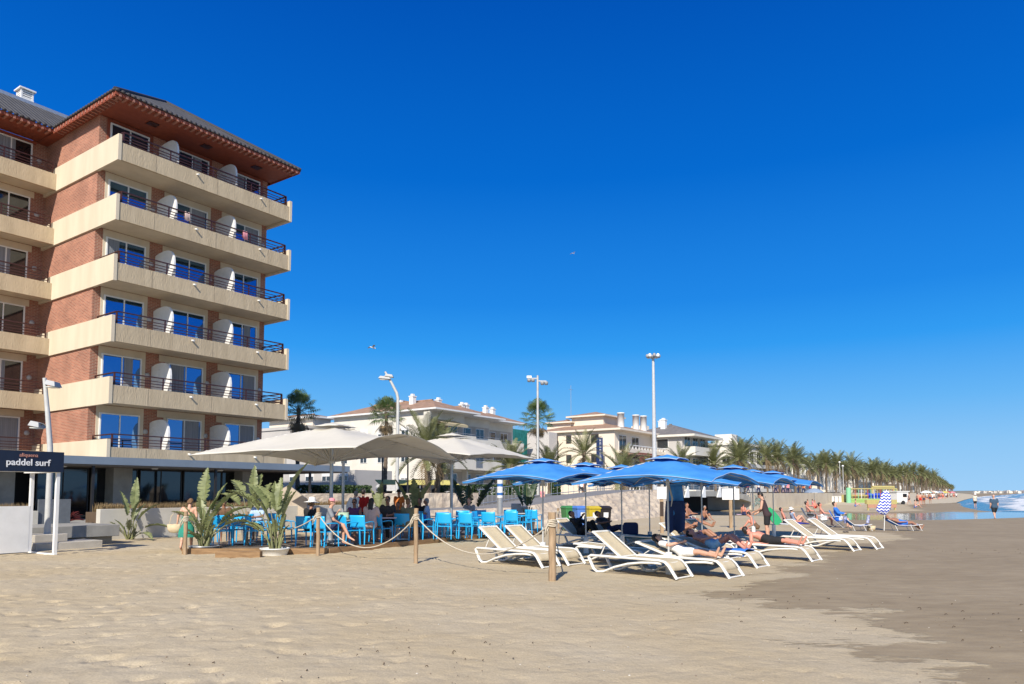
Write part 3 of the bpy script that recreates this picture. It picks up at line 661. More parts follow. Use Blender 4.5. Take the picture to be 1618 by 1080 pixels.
# concrete ledge and steps
lx0=-4.05
hobj(MB().box(-17,lx0,-9.5,-6.5,.27,.66).box(-17,lx0-.12,-9.25,-6.5,-.2,.27),'concrete_ledge',concd,'long grey concrete ledge in front of the restaurant terrace','ledge',bevel=.015)
hobj(MB().box(-7.15,-5.2,-10.75,-9.53,-.2,.23),'concrete_step',conc,'flat pale concrete step slab under the lamp post block','step',bevel=.02)
hobj(MB().box(-7.05,-6.1,-10.4,-9.55,.23,.47),'lamp_footing',conc,'square pale concrete block carrying the leaning lamp post','block',bevel=.02)
# grey door panel and gate, red plant
o=hobj(MB().box(-5.6,-4.55,-6.98,-6.9,.66,1.52),'grey_panel',mat('slate_panel',(.14,.155,.17),.6),'slate grey door panel in the gap of the white planter wall','panel')
# ================================================================ FURNITURE OF THE BEACH
DZ=.14                                                # deck height
DK=[(-9.45,21.2),(-5.3,21.3),(-.9,29.0),(1.3,31.4),(-1.4,34.3),(-6.5,29.8),(-9.9,24.4)]
o=MB().prism(DK,-.05,DZ-.03).build('terrace_deck',decktop); tag(o,'low grey board deck carrying the cafe tables and blue chairs','deck')
m=MB()
for i in range(3):
    a=Vector((*DK[i],0));b=Vector((*DK[i+1],0));d=(b-a).normalized();n=Vector((d.y,-d.x,0))
    L=(b-a).length;k=max(1,int(L/2.4))
    for j in range(k):
        p=a+d*(L*j/k+.01)+n*.03;q=a+d*(L*(j+1)/k-.01)+n*.03
        bb=MB().bar(p+Vector((0,0,.06)),q+Vector((0,0,.06)),.05,.19).build('edge_board',board,o)
m=MB()                                                # thick old beam by the pots
tag(MB().bar(G(342,876,.07)+Vector((0,0,0)),G(413,876,.07),.22,.20).build('wooden_beam',board,bevel=.02),'thick weathered wooden beam lying between the two potted plants','beam')
def rope_post(px,py,h,r=.055,lab=None,base=None,dark=False):
    p=base or G(px,py); p=Vector((p.x,p.y,-.05)); rr=random.Random(px)
    t=empty('rope_post',(p.x,p.y,0)); tag(t,lab,'post','wooden rope posts around the terrace and loungers')
    m=MB(); n=7; m.tube([(rr.uniform(-.008,.008),rr.uniform(-.008,.008),-.05+(h+.05)*i/n) for i in range(n+1)],[r*(1+rr.uniform(-.07,.07)) for i in range(n+1)],10); m.build('post',wood,t)
    m=MB()
    for k in range(4):
        zz=h-.16-.035*k; m.tube([(cos(a*PI/5)*(r+.012),sin(a*PI/5)*(r+.012),zz+.01*sin(a+k)) for a in range(11)],.017,5)
    if h>1: m.tube([(-.07,-.03,h-.2),(-.13,-.05,h-.32),(-.15,-.03,h-.48),(-.1,-.02,h-.36),(-.06,0,h-.25)],.018,5)
    m.build('rope_wrap',ropem,t)
    return Vector((p.x,p.y,h-.2))
PO=[rope_post(292,876,1.22,lab='wooden rope post beside the woman in the green skirt'),
    rope_post(389,866,1.15,lab='wooden rope post between the two potted plants'),
    rope_post(502,877,1.33,lab='wooden rope post in front of the person in the white hat'),
    rope_post(657,889,1.36,lab='wooden rope post on open sand in front of the deck'),
    rope_post(873,918,1.36,r=.075,lab='thick wooden rope post nearest the camera before the first loungers'),
    rope_post(882,835,1.0,lab='short wooden post left of the green recycling bin'),
    rope_post(960,829,1.05,r=.065,lab='wooden post right of the black bin')]
def rope(a,b,sag,lab):
    m=MB(); n=20; m.tube([a*(1-i/n)+b*(i/n)+Vector((0,0,-sag*4*(i/n)*(1-i/n))) for i in range(n+1)],.0155,6)
    tag(m.build('rope',ropem),lab,'rope','slack ropes hung between wooden posts')
rope(PO[0],PO[1],.28,'slack rope across the two potted plants'); rope(PO[1],PO[2],.42,'slack rope behind the right potted plant')
rope(PO[2],PO[3],.85,'deep slack rope in front of the seated pink cap guest'); rope(PO[3],PO[4],.78,'slack rope in front of the first two empty loungers')
rope(PO[4],PO[5],.55,'rope running back from the thick post to the bins'); rope(PO[5],PO[6],.16,'short rope across the front of the recycling bins')
# ---------------- cafe chair
def make_chair():
    t=empty('cafe_chair'); 
    m=MB(); vs=[]; 
    N=8
    for i in range(N+1):                              # seat, dished
        for j in range(N+1):
            x=-.23+.46*j/N; y=-.22+.46*i/N; vs.append((x,y,.45-.015*cos((j/N-.5)*PI)-.012*(1-i/N)))
    m.add(vs,[(i*(N+1)+j,i*(N+1)+j+1,(i+1)*(N+1)+j+1,(i+1)*(N+1)+j) for i in range(N) for j in range(N)],True)
    m.box(-.23,.23,-.22,.24,.405,.432); m.build('seat',chairm,t)
    m=MB(); vs=[]                                     # back: curved shell plate, chair faces +y
    for k in range(2):
        for i in range(7):
            for j in range(9):
                x=-.255+.51*j/8; z=.50+.36*i/6; y=-.235-.05*i/6-.05*cos((j/8-.5)*PI)-.014*k; vs.append((x,y,z))
    fs=[]
    for k in range(2):
        for i in range(6):
            for j in range(8):
                a=k*63+i*9+j; f=(a,a+1,a+10,a+9); fs.append(f if k==0 else tuple(reversed(f)))
    for j in range(8): fs.append((j,j+63,j+64,j+1)); fs.append((54+j,55+j,118+j,117+j))
    for i in range(6): fs.append((i*9,i*9+9,i*9+72,i*9+63)); fs.append((i*9+8,i*9+71,i*9+80,i*9+17))
    m.add(vs,fs,True); m.box(-.25,-.215,-.27,-.235,.40,.55); m.box(.215,.25,-.27,-.235,.40,.55); m.build('backrest',chairm,t)
    for sx in (-1,1):
        MB().tube([(sx*.265,-.25,.64),(sx*.28,-.05,.66),(sx*.28,.14,.655),(sx*.275,.20,.62),(sx*.265,.215,.44)],[.018,.022,.022,.02,.018],6,flat=.8).build('armrest',chairm,t)
        MB().tube([(sx*.255,.215,.45),(sx*.262,.235,.0)],[.024,.017],6).build('leg',chairm,t)
        MB().tube([(sx*.235,-.235,.52),(sx*.25,-.28,.0)],[.026,.018],6).build('leg',chairm,t)
    return t
def make_table():
    t=empty('cafe_table'); MB().box(-.38,.38,-.38,.38,.725,.75).build('table_top',mat('table_top',(.62,.60,.56),.4,(.55,.53,.49)),t,bevel=.01)
    MB().tube([(0,0,.03),(0,0,.725)],.035,10).build('column',white,t); MB().box(-.26,.26,-.26,.26,0,.03).build('base',white,t,bevel=.006); MB().box(-.22,.22,-.22,.22,.70,.724).build('top_bracket',white,t)
    return t
chair0=make_chair(); table0=make_table(); used=[0,0]
def chair(x,y,az,lab):
    o=chair0 if not used[0] else copy_tree(chair0); used[0]=1
    return put(o,(x,y,DZ),-R(az),1.06,lab,'chair','turquoise plastic cafe armchairs on the deck')
def table(x,y,az,lab):
    o=table0 if not used[1] else copy_tree(table0); used[1]=1
    return put(o,(x,y,DZ),-R(az),(1.0,1.0,1.0),lab,'table','square cafe tables on the deck')
def D(px,Y): p=A(px,Y,DZ); return p.x,p.y
CH=[(350,22.6,150,'turquoise chair behind the left potted plant'),(366,23.3,200,'turquoise chair between the left pot and the middle post'),(406,22.8,90,'turquoise chair behind the right potted plant'),(432,23.6,270,'turquoise chair facing the right potted plant from behind'),
(384,24.6,330,'turquoise chair at the back of the left table'),(424,24.9,200,'turquoise chair facing the sea behind the right potted plant'),(452,24.0,60,'turquoise chair left of the person in the white straw hat'),
(488,22.3,20,'turquoise chair holding the person in the white straw hat'),(515,22.2,35,'turquoise chair holding the guest in the pink cap'),
(572,23.2,20,'turquoise chair with its back to the beach left of the knotted rope post'),(602,24.2,30,'turquoise chair with a pink cloth on it'),(588,25.6,200,'turquoise chair facing the beach under the dark haired guests'),
(668,25.6,35,'turquoise chair just right of the knotted rope post'),(693,26.6,330,'turquoise chair turned sideways at the middle table'),(722,26.4,300,'turquoise chair with open arm left of the paired chairs'),
(741,26.0,25,'turquoise chair back on nearest the deck edge by the loungers'),(762,27.6,110,'turquoise chair side on behind the paired chairs'),(792,28.3,300,'turquoise chair in half shade under the blue parasol tip'),(812,28.0,20,'turquoise chair back on by the empty loungers'),
(826,29.3,250,'turquoise chair side on near the white box'),(640,25.0,15,'turquoise chair directly behind the knotted rope post'),(652,27.6,200,'turquoise chair facing the sea at the middle table'),(706,25.9,15,'turquoise chair back on between the knotted post and the paired chairs'),(728,28.4,190,'turquoise chair facing the sea behind the paired chairs'),(776,27.0,20,'turquoise chair back on just left of the half shaded one'),(756,29.4,185,'turquoise chair at the rear of the table below the grey pole'),(804,30.0,190,'turquoise chair facing the sea left of the white box'),(550,22.95,40,'turquoise chair with its back to the beach beside the bag table'),(535,25.2,190,'turquoise chair at the rear of the bag table'),(340,24.4,100,'turquoise chair furthest left behind the left pot'),
(843,30.6,20,'last turquoise chair before the blue parasol pole')]
for px,Y,az,l in CH: x,y=D(px,Y); chair(x,y,az,l)
TB=[(385,23.6,'cafe table behind the left plant'),(540,23.3,'cafe table with a pale green bag on it'),(628,25.4,'cafe table with a pink napkin behind the knotted post'),(702,27.4,'cafe table in the middle of the deck'),(776,28.6,'cafe table below the thick grey pole'),(832,31.0,'cafe table at the far right end of the deck')]
for px,Y,l in TB: x,y=D(px,Y); table(x,y,35,l)
# ---------------- big square parasols
def gparasol(name,cx,cy,zb,side,zap,zc,rise,ang,fab,polem,rp,vent,cap_h,label,cat,group,folds=0,base=None,ribm=None,n=20,hang=False,trim=None,seed=0,hub=None,valance=0,tilt=0):
    t=empty(name,(cx,cy,zb),ang); tag(t,label,cat,group); rr=random.Random(seed); h=side/2
    def P(a,b,dz=0):
        mx_=max(abs(a),abs(b)); mn=min(abs(a),abs(b)); k=mn/mx_ if mx_>1e-6 else 0
        e=(1-k*k)*mx_**2; 
        if abs(a)>=abs(b): r_=rise[0] if a>0 else rise[1]
        else: r_=rise[2] if b>0 else rise[3]
        s=1-.05*e; z=zap+(zc-zap)*(mx_**1.12)+r_*e-tilt*(a+b)/2*mx_
        z+=.012*noise.noise((a*3+seed,b*3,1))*folds-.03*folds*(1-k)*math.sin(mx_*PI)
        return (a*h*s,b*h*s,z+dz)
    ring=lambda lo,hi: None
    m=MB(); vs=[P(-1+2*i/n,-1+2*j/n) for i in range(n+1) for j in range(n+1)]
    hole=.13 if vent else 0
    fs=[(i*(n+1)+j,(i+1)*(n+1)+j,(i+1)*(n+1)+j+1,i*(n+1)+j+1) for i in range(n) for j in range(n) if not (abs(-1+2*(i+.5)/n)<hole and abs(-1+2*(j+.5)/n)<hole)]
    m.add(vs,fs,True); c=m.build('canopy',fab,t)
    sol=c.modifiers.new('s','SOLIDIFY'); sol.thickness=.006
    if vent:
        m=MB(); q=6; v=vent
        def V(a,b):
            mx_=max(abs(a),abs(b)); mn=min(abs(a),abs(b)); k=mn/mx_ if mx_>1e-6 else 0
            x,y,z=P(a*v,b*v); return (x,y,zap+cap_h+(z-zap)*1.0-.02*mx_+.05*(1-k*k)*mx_)
        m.add([V(-1+2*i/q,-1+2*j/q) for i in range(q+1) for j in range(q+1)],[(i*(q+1)+j,(i+1)*(q+1)+j,(i+1)*(q+1)+j+1,i*(q+1)+j+1) for i in range(q) for j in range(q)],True)
        o=m.build('vent_cap',fab,t); sol=o.modifiers.new('s','SOLIDIFY'); sol.thickness=.006
        if trim:
            m=MB(); ed=[V(-1+2*i/8,-1) for i in range(9)]+[V(1,-1+2*i/8) for i in range(1,9)]+[V(1-2*i/8,1) for i in range(1,9)]+[V(-1,1-2*i/8) for i in range(1,9)]
            m.tube(ed,.011,4); m.build('trim',trim,o)
    if valance:
        m=MB()
        for sx in range(4):
            for i in range(n):
                a0,a1=-1+2*i/n,-1+2*(i+1)/n
                e={0:lambda a:(a,-1),1:lambda a:(1,a),2:lambda a:(-a,1),3:lambda a:(-1,-a)}[sx]
                p,q=P(*e(a0)),P(*e(a1)); w0=valance*(1+.25*sin(a0*9+sx)); w1=valance*(1+.25*sin(a1*9+sx))
                m.quad(p,q,(q[0]*.985,q[1]*.985,q[2]-w1),(p[0]*.985,p[1]*.985,p[2]-w0))
        m.build('valance',fab,c)
    if trim:
        m=MB(); ed=[]
        for sx,(f) in enumerate((lambda a:(a,-1),lambda a:(1,a),lambda a:(-a,1),lambda a:(-1,-a))):
            ed+=[P(*f(-1+2*i/12),-valance*.0-.006) for i in range(12)]
        ed.append(ed[0]); m.tube(ed,.007,4,cap=False); m.build('trim',trim,c)
    MB().tube([(0,0,0),(0,0,zap-.05)],rp,12).build('pole',polem,t)
    hz=hub or (zc-.25)
    ribs=((1,1),(1,-1),(-1,1),(-1,-1)) if side<4 else ((1,1),(1,-1),(-1,1),(-1,-1),(1,0),(-1,0),(0,1),(0,-1))
    rm=ribm or polem; rt=.012 if side<4 else .026
    for a,b in ribs:
        m=MB(); m.tube([P(a*k/6*.985+ (0.0001 if k==0 else 0),b*k/6*.985,-rt*1.3) for k in range(1,7)],rt,5)
        m.build('rib',rm,t)
        m=MB(); q=P(a*.5,b*.5,-rt*2.2); d=Vector((a,b,0)).normalized()*rp*1.2
        off=Vector((-d.y,d.x,0)).normalized()*(.05 if side>4 else 0)
        m.tube([Vector((0,0,hz))+d+off,Vector(q)+off],rt*.8,5)
        if side>4: m.tube([Vector((0,0,hz))+d-off,Vector(q)-off],rt*.8,5)
        m.build('strut',rm,t)
    MB().tube([(0,0,hz-.07),(0,0,hz+.07)],rp*1.9,12).build('hub',rm,t)
    if base=='tube': MB().tube([(0,0,-.1),(0,0,.46)],.075,14).build('base_tube',white,t)
    if base=='plate': MB().box(-.4,.4,-.4,.4,0,.07).tube([(0,0,.07),(0,0,.5)],rp*1.35,12).build('base_plate',galv,t)
    if hang:
        m=MB(); q=P(.05,-1); 
        for k in range(3): m.tube([(k*.02,-rp,1.92),(.05+k*.03,-rp-.05,1.62),(.03,-rp-.04,1.45)],.008,4)
        m.build('tie_strap',ropem,t)
    return t
UR=R(45-4)
def big(px,Y,zap,zc,rise,label,seed,ang,side=5.6,zb=DZ,tilt=0):
    p=A(px,Y,zb); return gparasol('cafe_parasol',p.x,p.y,zb,side,zap,zc,rise,ang,canvas,galv,.06,.17,.12,label,'parasol','large ecru cafe parasols',folds=3,base='plate',n=32,seed=seed,tilt=tilt,hub=zc-.12,ribm=mat('pale_rib_paint',(.62,.60,.55),.5))
big(522,24.4,3.84,2.76,(.2,.05,.2,.62),'largest ecru parasol, nearest the camera, over the deck',1,R(67),6.25,tilt=.10)
big(713,30.0,3.95,2.95,(.2,.2,.2,.15),'ecru parasol right of the largest one, partly behind the blue parasols',2,R(59),5.5)
big(541,31.5,4.45,3.35,(.2,.2,.2,.2),'ecru parasol mostly hidden behind the largest one',3,R(40),5.2)
BL=[(858,19.3,2.60,2.5,'blue parasol over the first two empty loungers, leftmost'),(926,21.5,2.58,2.55,'blue parasol over the shaded sunbathers in front of the bins'),(983,22.5,2.55,2.5,'blue parasol behind the third lounger'),(1027,24.5,2.55,2.5,'blue parasol by the white notice post'),
    (1057,16.1,2.52,2.58,'nearest and largest blue parasol, over the woman in white'),(1110,21.8,2.52,2.6,'blue parasol over the dark haired lounging man'),(1161,22.6,2.55,2.6,'blue parasol left of the standing man in black'),(1191,28.6,2.6,2.7,'blue parasol just left of the man in the black vest'),(1223,29.8,2.58,2.8,'rightmost blue parasol, right of the standing man')]
for i,(px,Y,za,sd_,lb) in enumerate(BL):
    p=A(px,Y,0); gparasol('beach_parasol',p.x,p.y,0,sd_*1.2,za,za-.56,(.20,.15,.12,.20),R(55+((i*37)%9-4)),bluec,polew if i in (0,4) else galv,.021,.23,.07,lb,'parasol','blue square beach parasols',folds=1.6,base='tube',n=18,trim=bluetrim,seed=i+5,hang=(i==4),hub=za-.55,valance=.05)
# ---------------- sun lounger, foot towards +y, hips at y=0
def make_lounger(a):
    t=empty('sun_lounger')
    for sx in (-1,1):
        m=MB(); x=sx*.31
        def flat(pts,w): 
            for i in range(len(pts)-1): pass
            m.tube(pts,w,8,flat=.6)
        top=[(x,-.86,.33),(x,-.80,.37),(x,-.4,.365),(x,.3,.36),(x,.72,.355),(x,.84,.33),(x,.92,.25),(x,1.08,.0)]
        low=[(x,-.86,.34),(x,-.83,.26),(x,-.72,.08),(x,-.64,.02),(x,-.50,.03),(x,-.25,.14),(x,.05,.225),(x,.35,.25),(x,.62,.235),(x,.74,.19),(x,.92,.0)] if False else \
            [(x,-.86,.34),(x,-.83,.26),(x,-.74,.08),(x,-.66,.02),(x,-.50,.035),(x,-.25,.15),(x,.05,.24),(x,.35,.285),(x,.62,.30),(x,.76,.29)]
        flat(top,.046); flat(low,.044); m.build('side_frame',loungem,t)
    for y,z in ((-.84,.335),(-.66,.02),(.05,.235),(.86,.30),(1.07,.02)): MB().tube([(-.31,y,z),(.31,y,z)],.018,6).build('crossbar',loungem,t)
    m=MB(); vs=[]; ys=[-.16,-.1,.1,.3,.5,.7,.8,.87,.93,.99]; zz=[.372,.366,.362,.36,.36,.36,.35,.322,.26,.17]
    for y,z in zip(ys,zz):
        for j in range(7): vs.append((-.285+.57*j/6,y,z-.012*cos((j/6-.5)*PI)))
    m.add(vs,[(i*7+j,i*7+j+1,i*7+j+8,i*7+j+7) for i in range(len(ys)-1) for j in range(6)],True)
    o=m.build('seat_sling',sling,t); s_=o.modifiers.new('s','SOLIDIFY'); s_.thickness=.012
    ca,sa=cos(a),sin(a); L=.80; pv=Vector((0,-.14,.375))
    def B(s,dx,n=0): return Vector((dx,pv.y-ca*s-sa*-n*-1*0+(-sa*n),pv.z+sa*s-ca*n))
    bk=empty('backrest',parent=None); setpar(bk,t)
    m=MB()
    for sx in (-1,1): m.tube([B(-.02,sx*.29),B(L,sx*.29)],.026,8)
    m.tube([B(L,-.3),B(L,.3)],.028,8); m.tube([B(.0,-.3),B(.0,.3)],.02,8); m.build('back_frame',loungem,bk)
    m=MB(); vs=[B(L*i/8,-.27+.54*j/6,.008*cos((j/6-.5)*PI)*2) for i in range(9) for j in range(7)]
    m.add(vs,[(i*7+j,i*7+j+1,i*7+j+8,i*7+j+7) for i in range(8) for j in range(6)],True); o=m.build('back_sling',sling,bk); s_=o.modifiers.new('s','SOLIDIFY'); s_.thickness=.012
    if a>R(10):
        for sx in (-1,1): MB().tube([B(L*.55,sx*.25),(sx*.25,-.14-ca*L*.55-.22 if a<R(35) else -.62,.36)],.013,6).build('prop_strut',loungem,t)
    return t
LV={50:make_lounger(R(39)),28:make_lounger(R(19)),0:make_lounger(R(4))}; lu={50:0,28:0,0:0}
LAZ=132
def lounger(x,y,v,lab,az=LAZ):
    o=LV[v] if not lu[v] else copy_tree(LV[v]); lu[v]=1
    return put(o,(x,y,.0),-R(az),(1.05,1.13,1.0),lab,'sun lounger','white sun loungers with beige slings')
def hipfrom(px,py,az=LAZ,k=1.20):                     # foot-end ground pixel -> origin of lounger
    p=G(px,py); d=Vector((sin(R(az)),cos(R(az)),0)); return p-d*k
LO=[(871,896,50,'empty raised lounger directly behind the thick rope post',LAZ),(911,892,50,'second empty raised lounger, right behind the first',LAZ),
 (1081,913,50,'empty raised lounger nearest the camera left of the woman in white',LAZ),(1163,912,28,'lounger under the woman in white',LAZ),
 (1038,893,0,'flat empty lounger half hidden behind the nearest raised lounger',LAZ),
 (1205,896,28,'lounger with the swimmer in pale blue trunks and a blue towel',LAZ),(1290,886,0,'flat lounger under the man in black shorts',LAZ),(1160,882,50,'shaded lounger under the dark haired man',LAZ),
 (1354,870,50,'left one of the two empty loungers on the right edge',LAZ),(1390,867,50,'rightmost empty lounger beside the darker sand',LAZ),
 (968,866,50,'shaded lounger under the figure in black left of the parasol base',LAZ),(1010,862,50,'shaded lounger in front of the yellow and black bins',LAZ),(1070,868,0,'flat shaded lounger under the folded towels',LAZ),(1187,868,50,'shaded empty lounger behind the swimmer in pale blue trunks',LAZ)]
LP=[]
for px,py,v,l,az in LO:
    p=hipfrom(px,py,az); LP.append(p); lounger(p.x,p.y,v,l,az)
# ---------------- kiosk
def kiosk():
    az=R(32); c=G(86,876); t=empty('surf_kiosk',c,-az); tag(t,'white open surf kiosk with a navy header board on slim posts','kiosk')
    # local: +y = along the sign away, +x = towards the sea; front right post at origin
    def post(x,y,n='post'): MB().box(x-.045,x+.045,y-.045,y+.045,-.1,2.32).build(n,white,t)
    post(0,0); post(-1.45,0); post(0,-3.2); post(-1.45,-3.2)
    MB().box(-1.48,-1.40,-3.2,-.045,.02,1.36).build('side_panel',white,t)
    MB().box(-1.5,.06,-.04,.04,-.06,.03).build('floor_rail',white,t)
    MB().box(-1.5,.05,-.22,.05,2.32,2.36).box(-.2,.05,-3.3,-.22,2.321,2.359).build('ceiling_strip',white,t)  # ceiling trimmed to edge strips so sunlight reaches the side panel
    s=MB().box(.0,.10,-3.35,.10,2.33,2.90).box(-1.55,0,.0,.10,2.36,2.90).box(-1.55,-1.45,-3.35,0,2.36,2.90).build('header_board',mat('navy_board',(.006,.014,.035),.5,(.005,.011,.03)),t)
    def text(body,size,y,z,m,off=.0):
        cu=bpy.data.curves.new('lettering','FONT'); cu.body=body; cu.size=size; cu.extrude=.006; cu.offset=off; cu.align_x='CENTER'; cu.space_character=1.0
        ob=bpy.data.objects.new('tmp',cu); COL.objects.link(ob); dg=bpy.context.evaluated_depsgraph_get(); me=bpy.data.meshes.new_from_object(ob.evaluated_get(dg)); bpy.data.objects.remove(ob)
        me.materials.clear(); me.materials.append(m); o=bpy.data.objects.new('lettering',me); COL.objects.link(o); setpar(o,s)
        o.location=(.108,y,z); o.rotation_euler=(R(90),0,R(90)); return o
    text('paddel surf',.25,-.83,2.50,mat('letter_white',(.82,.82,.82),.6),.0035)
    text('aliquena',.145,-.83,2.735,mat('letter_coral',(.55,.26,.20),.6),.0)
kiosk()
# ---------------- notice post, board, white box, thick pole with stickers
def sign_post(px,py,h,w,hh,lab,two=False):
    p=G(px,py); t=empty('notice_post',(p.x,p.y,0)); tag(t,lab,'sign')
    MB().box(-.07,.07,-.05,.05,-.1,h-.1).build('post',wood,t)
    if not two: MB().box(-.075,.075,-.055,-.05,h-hh-.75,h-hh-.12).build('dark_plate',mat('dark_plate',(.05,.03,.02),.7),t)
    MB().box(-w/2,w/2,-.08,-.055,h-hh,h).build('notice_board',white,t,bevel=.004)
    return t
sign_post(1046,842,2.0,.42,.52,'white notice board on a wooden post before the stone bank')
sign_post(1155,834,1.95,.85,.55,'wide white notice board on a wooden post in front of the footbridge opening',True)
p=A(790,36.5,0); t=empty('service_pole',(p.x,p.y,0)); tag(t,'thick grey steel pole with a white and blue sticker behind the deck','pole')
MB().tube([(0,0,0),(0,0,2.6)],.14,14).build('pole',galv,t); MB().tube([(0,0,1.5),(0,0,2.5)],.145,14,cap=False).build('sticker',white,t)
for z0,z1 in ((2.05,2.2),(1.62,1.75)): MB().tube([(0,0,z0),(0,0,z1)],.1465,14,cap=False).build('blue_mark',mat('blue_print',(.03,.15,.45),.6),t)
p=A(820,34.0,0); tag(MB().box(-.36,.10,-.25,.25,0,1.25).box(.10,.42,-.25,.25,0,1.12).build('utility_box',mat('pale_grey_box',(.45,.48,.52),.6),None,p,bevel=.02),'pale grey utility box left of the last turquoise chairs','box')
# ---------------- recycling bins
def bin_(px,Y,c,lab,h=1.12):
    m_=mat('bin_'+lab.split()[0],c,.45); p=A(px,Y,0); t=empty('recycling_bin',(p.x,p.y,0),-R(-20)); tag(t,lab,'bin','wheeled bins between two wooden posts')
    m=MB(); lo=[(-.22,-.24),(.22,-.24),(.22,.24),(-.22,.24)]; hi=[(-.28,-.31),(.28,-.31),(.28,.31),(-.28,.31)]
    m.add([(x,y,.06) for x,y in lo]+[(x,y,h-.1) for x,y in hi],[(3,2,1,0),(4,5,6,7)]+[(i,(i+1)%4,(i+1)%4+4,i+4) for i in range(4)]); m.build('bin_body',m_,t,bevel=.02)
    m=MB(); m.box(-.30,.30,-.34,.33,h-.1,h-.04); m.add([(-.29,-.33,h-.04),(.29,-.33,h-.04),(.29,.32,h-.04),(-.29,.32,h-.04),(-.24,-.2,h+.03),(.24,-.2,h+.03),(.24,.28,h+.03),(-.24,.28,h+.03)],[(4,5,6,7),(0,1,5,4),(1,2,6,5),(2,3,7,6),(3,0,4,7)]); m.build('lid',m_,t,bevel=.01)
    MB().add([(-.12,-.294,.62),(.12,-.294,.62),(.12,-.309,.86),(-.12,-.309,.86)],[(0,1,2,3)]).build('paper_label',white,t)
    for sx in (-1,1): o=MB().lathe([(0,-.02),(.09,-.02),(.09,.02),(0,.02)],12).build('wheel',blackm,t,(sx*.21,.28,.09)); o.rotation_euler=(0,R(90),0)
bin_(899,34.0,(.06,.24,.07),'green wheeled recycling bin, first of the row'); bin_(917,33.6,(.09,.22,.62),'blue wheeled recycling bin between the green and yellow ones'); bin_(936,33.4,(.55,.42,.03),'yellow wheeled recycling bin'); bin_(953,33.6,(.025,.02,.02),'black wheeled bin, last of the row')
# ================================================================ VEGETATION
def frond(m,base,az,el,L,droop,nl,lw,ll,rr,twist=0,taper=.5):
    az_=Vector((cos(az),sin(az),0)); pts=[];n=9
    e=el; p=Vector(base); pts.append(p.copy())
    for i in range(n):
        e-=droop/n*(1.0+.6*i/n); p=p+(az_*cos(e)+Vector((0,0,1))*sin(e))*(L/n); pts.append(p.copy())
    m.tube(pts,[.028*(1-.8*i/n) for i in range(n+1)],3,cap=False)
    side=Vector((-az_.y,az_.x,0))
    for k in range(nl):
        t=.10+.90*(k+.5)/nl; f=t*n; i=min(int(f),n-1); q=pts[i].lerp(pts[i+1],f-i); d=(pts[i+1]-pts[i]).normalized(); up=side.cross(d)*-1
        if up.z<0: up=-up
        l=ll*(sin(PI*min(1,t*.86+.12)))**.6*rr.uniform(.85,1.1)
        for s in (-1,1):
            dirv=(side*s*.72+d*.62+up*(.34+rr.uniform(-.12,.12))+Vector((0,0,-.25*t))).normalized(); w=d*lw*.5
            e1=q+dirv*l; m.add([q-w,q+w,q+dirv*l*.6+w*.9,e1,q+dirv*l*.6-w*.9],[(0,1,2,3),(0,3,4)])
def date_crown(seed,nf=46,L=2.6):
    rr=random.Random(seed); m=MB(); dry=MB()
    for k in range(nf):
        az=k*2.39996+rr.uniform(-.25,.25); t=k/nf
        el=R(84-88*t**1.2+rr.uniform(-7,7)); 
        frond(m,(0.12*cos(az),.12*sin(az),.1-.25*t),az,el,L*rr.uniform(.85,1.08),R(26+34*t),26,.055,.46,rr)
    for k in range(9): az=rr.uniform(0,7); frond(dry,(0,0,-.25),az,R(-25+rr.uniform(-20,10)),L*.7,R(55),14,.05,.38,rr)
    return m,dry
DC=[]
for s in range(4):
    a,b=date_crown(s+11,(42,40,40,27)[s],2.55); DC.append((a.mesh('date_crown',leafm),b.mesh('dry_frond',leafdry)))
def trunk_mesh(name,h,r0,r1,seed):
    rr=random.Random(seed); m=MB(); n=int(h/.22); pts=[];rad=[]
    bx,by=rr.uniform(-.12,.12),rr.uniform(-.12,.12)
    for i in range(n+1):
        t=i/n; pts.append((bx*sin(t*2.2),by*sin(t*2.2),h*t)); rad.append((r0+(r1-r0)*t)*(1.10 if i%2 else .94)*(1.25 if t<.05 else 1))
    m.tube(pts,rad,9); m.caps((pts[-1][0],pts[-1][1],h-.35),(pts[-1][0],pts[-1][1],h),r1*1.1,r1*1.5,9)
    return m.mesh(name,trunkm),pts[-1]
TM={}
def palm(x,y,z,h,sc,var,lab,group,rz=0,r=.17):
    key=(round(h*2)/2,var%4)
    if key not in TM: TM[key]=trunk_mesh('palm_trunk',key[0],r*1.15,r,var)
    tm,tp=TM[key]; t=empty('date_palm',(x,y,z),rz); tag(t,lab,'palm tree',group)
    t.rotation_euler=(.05*sin(rz*7),.05*cos(rz*5),rz); share('trunk',tm,t); c=share('crown',DC[var%4][0],t,(tp[0],tp[1],key[0]-.1),rz*3,(sc,sc,sc)); share('dry_fronds',DC[var%4][1],c)
    return t
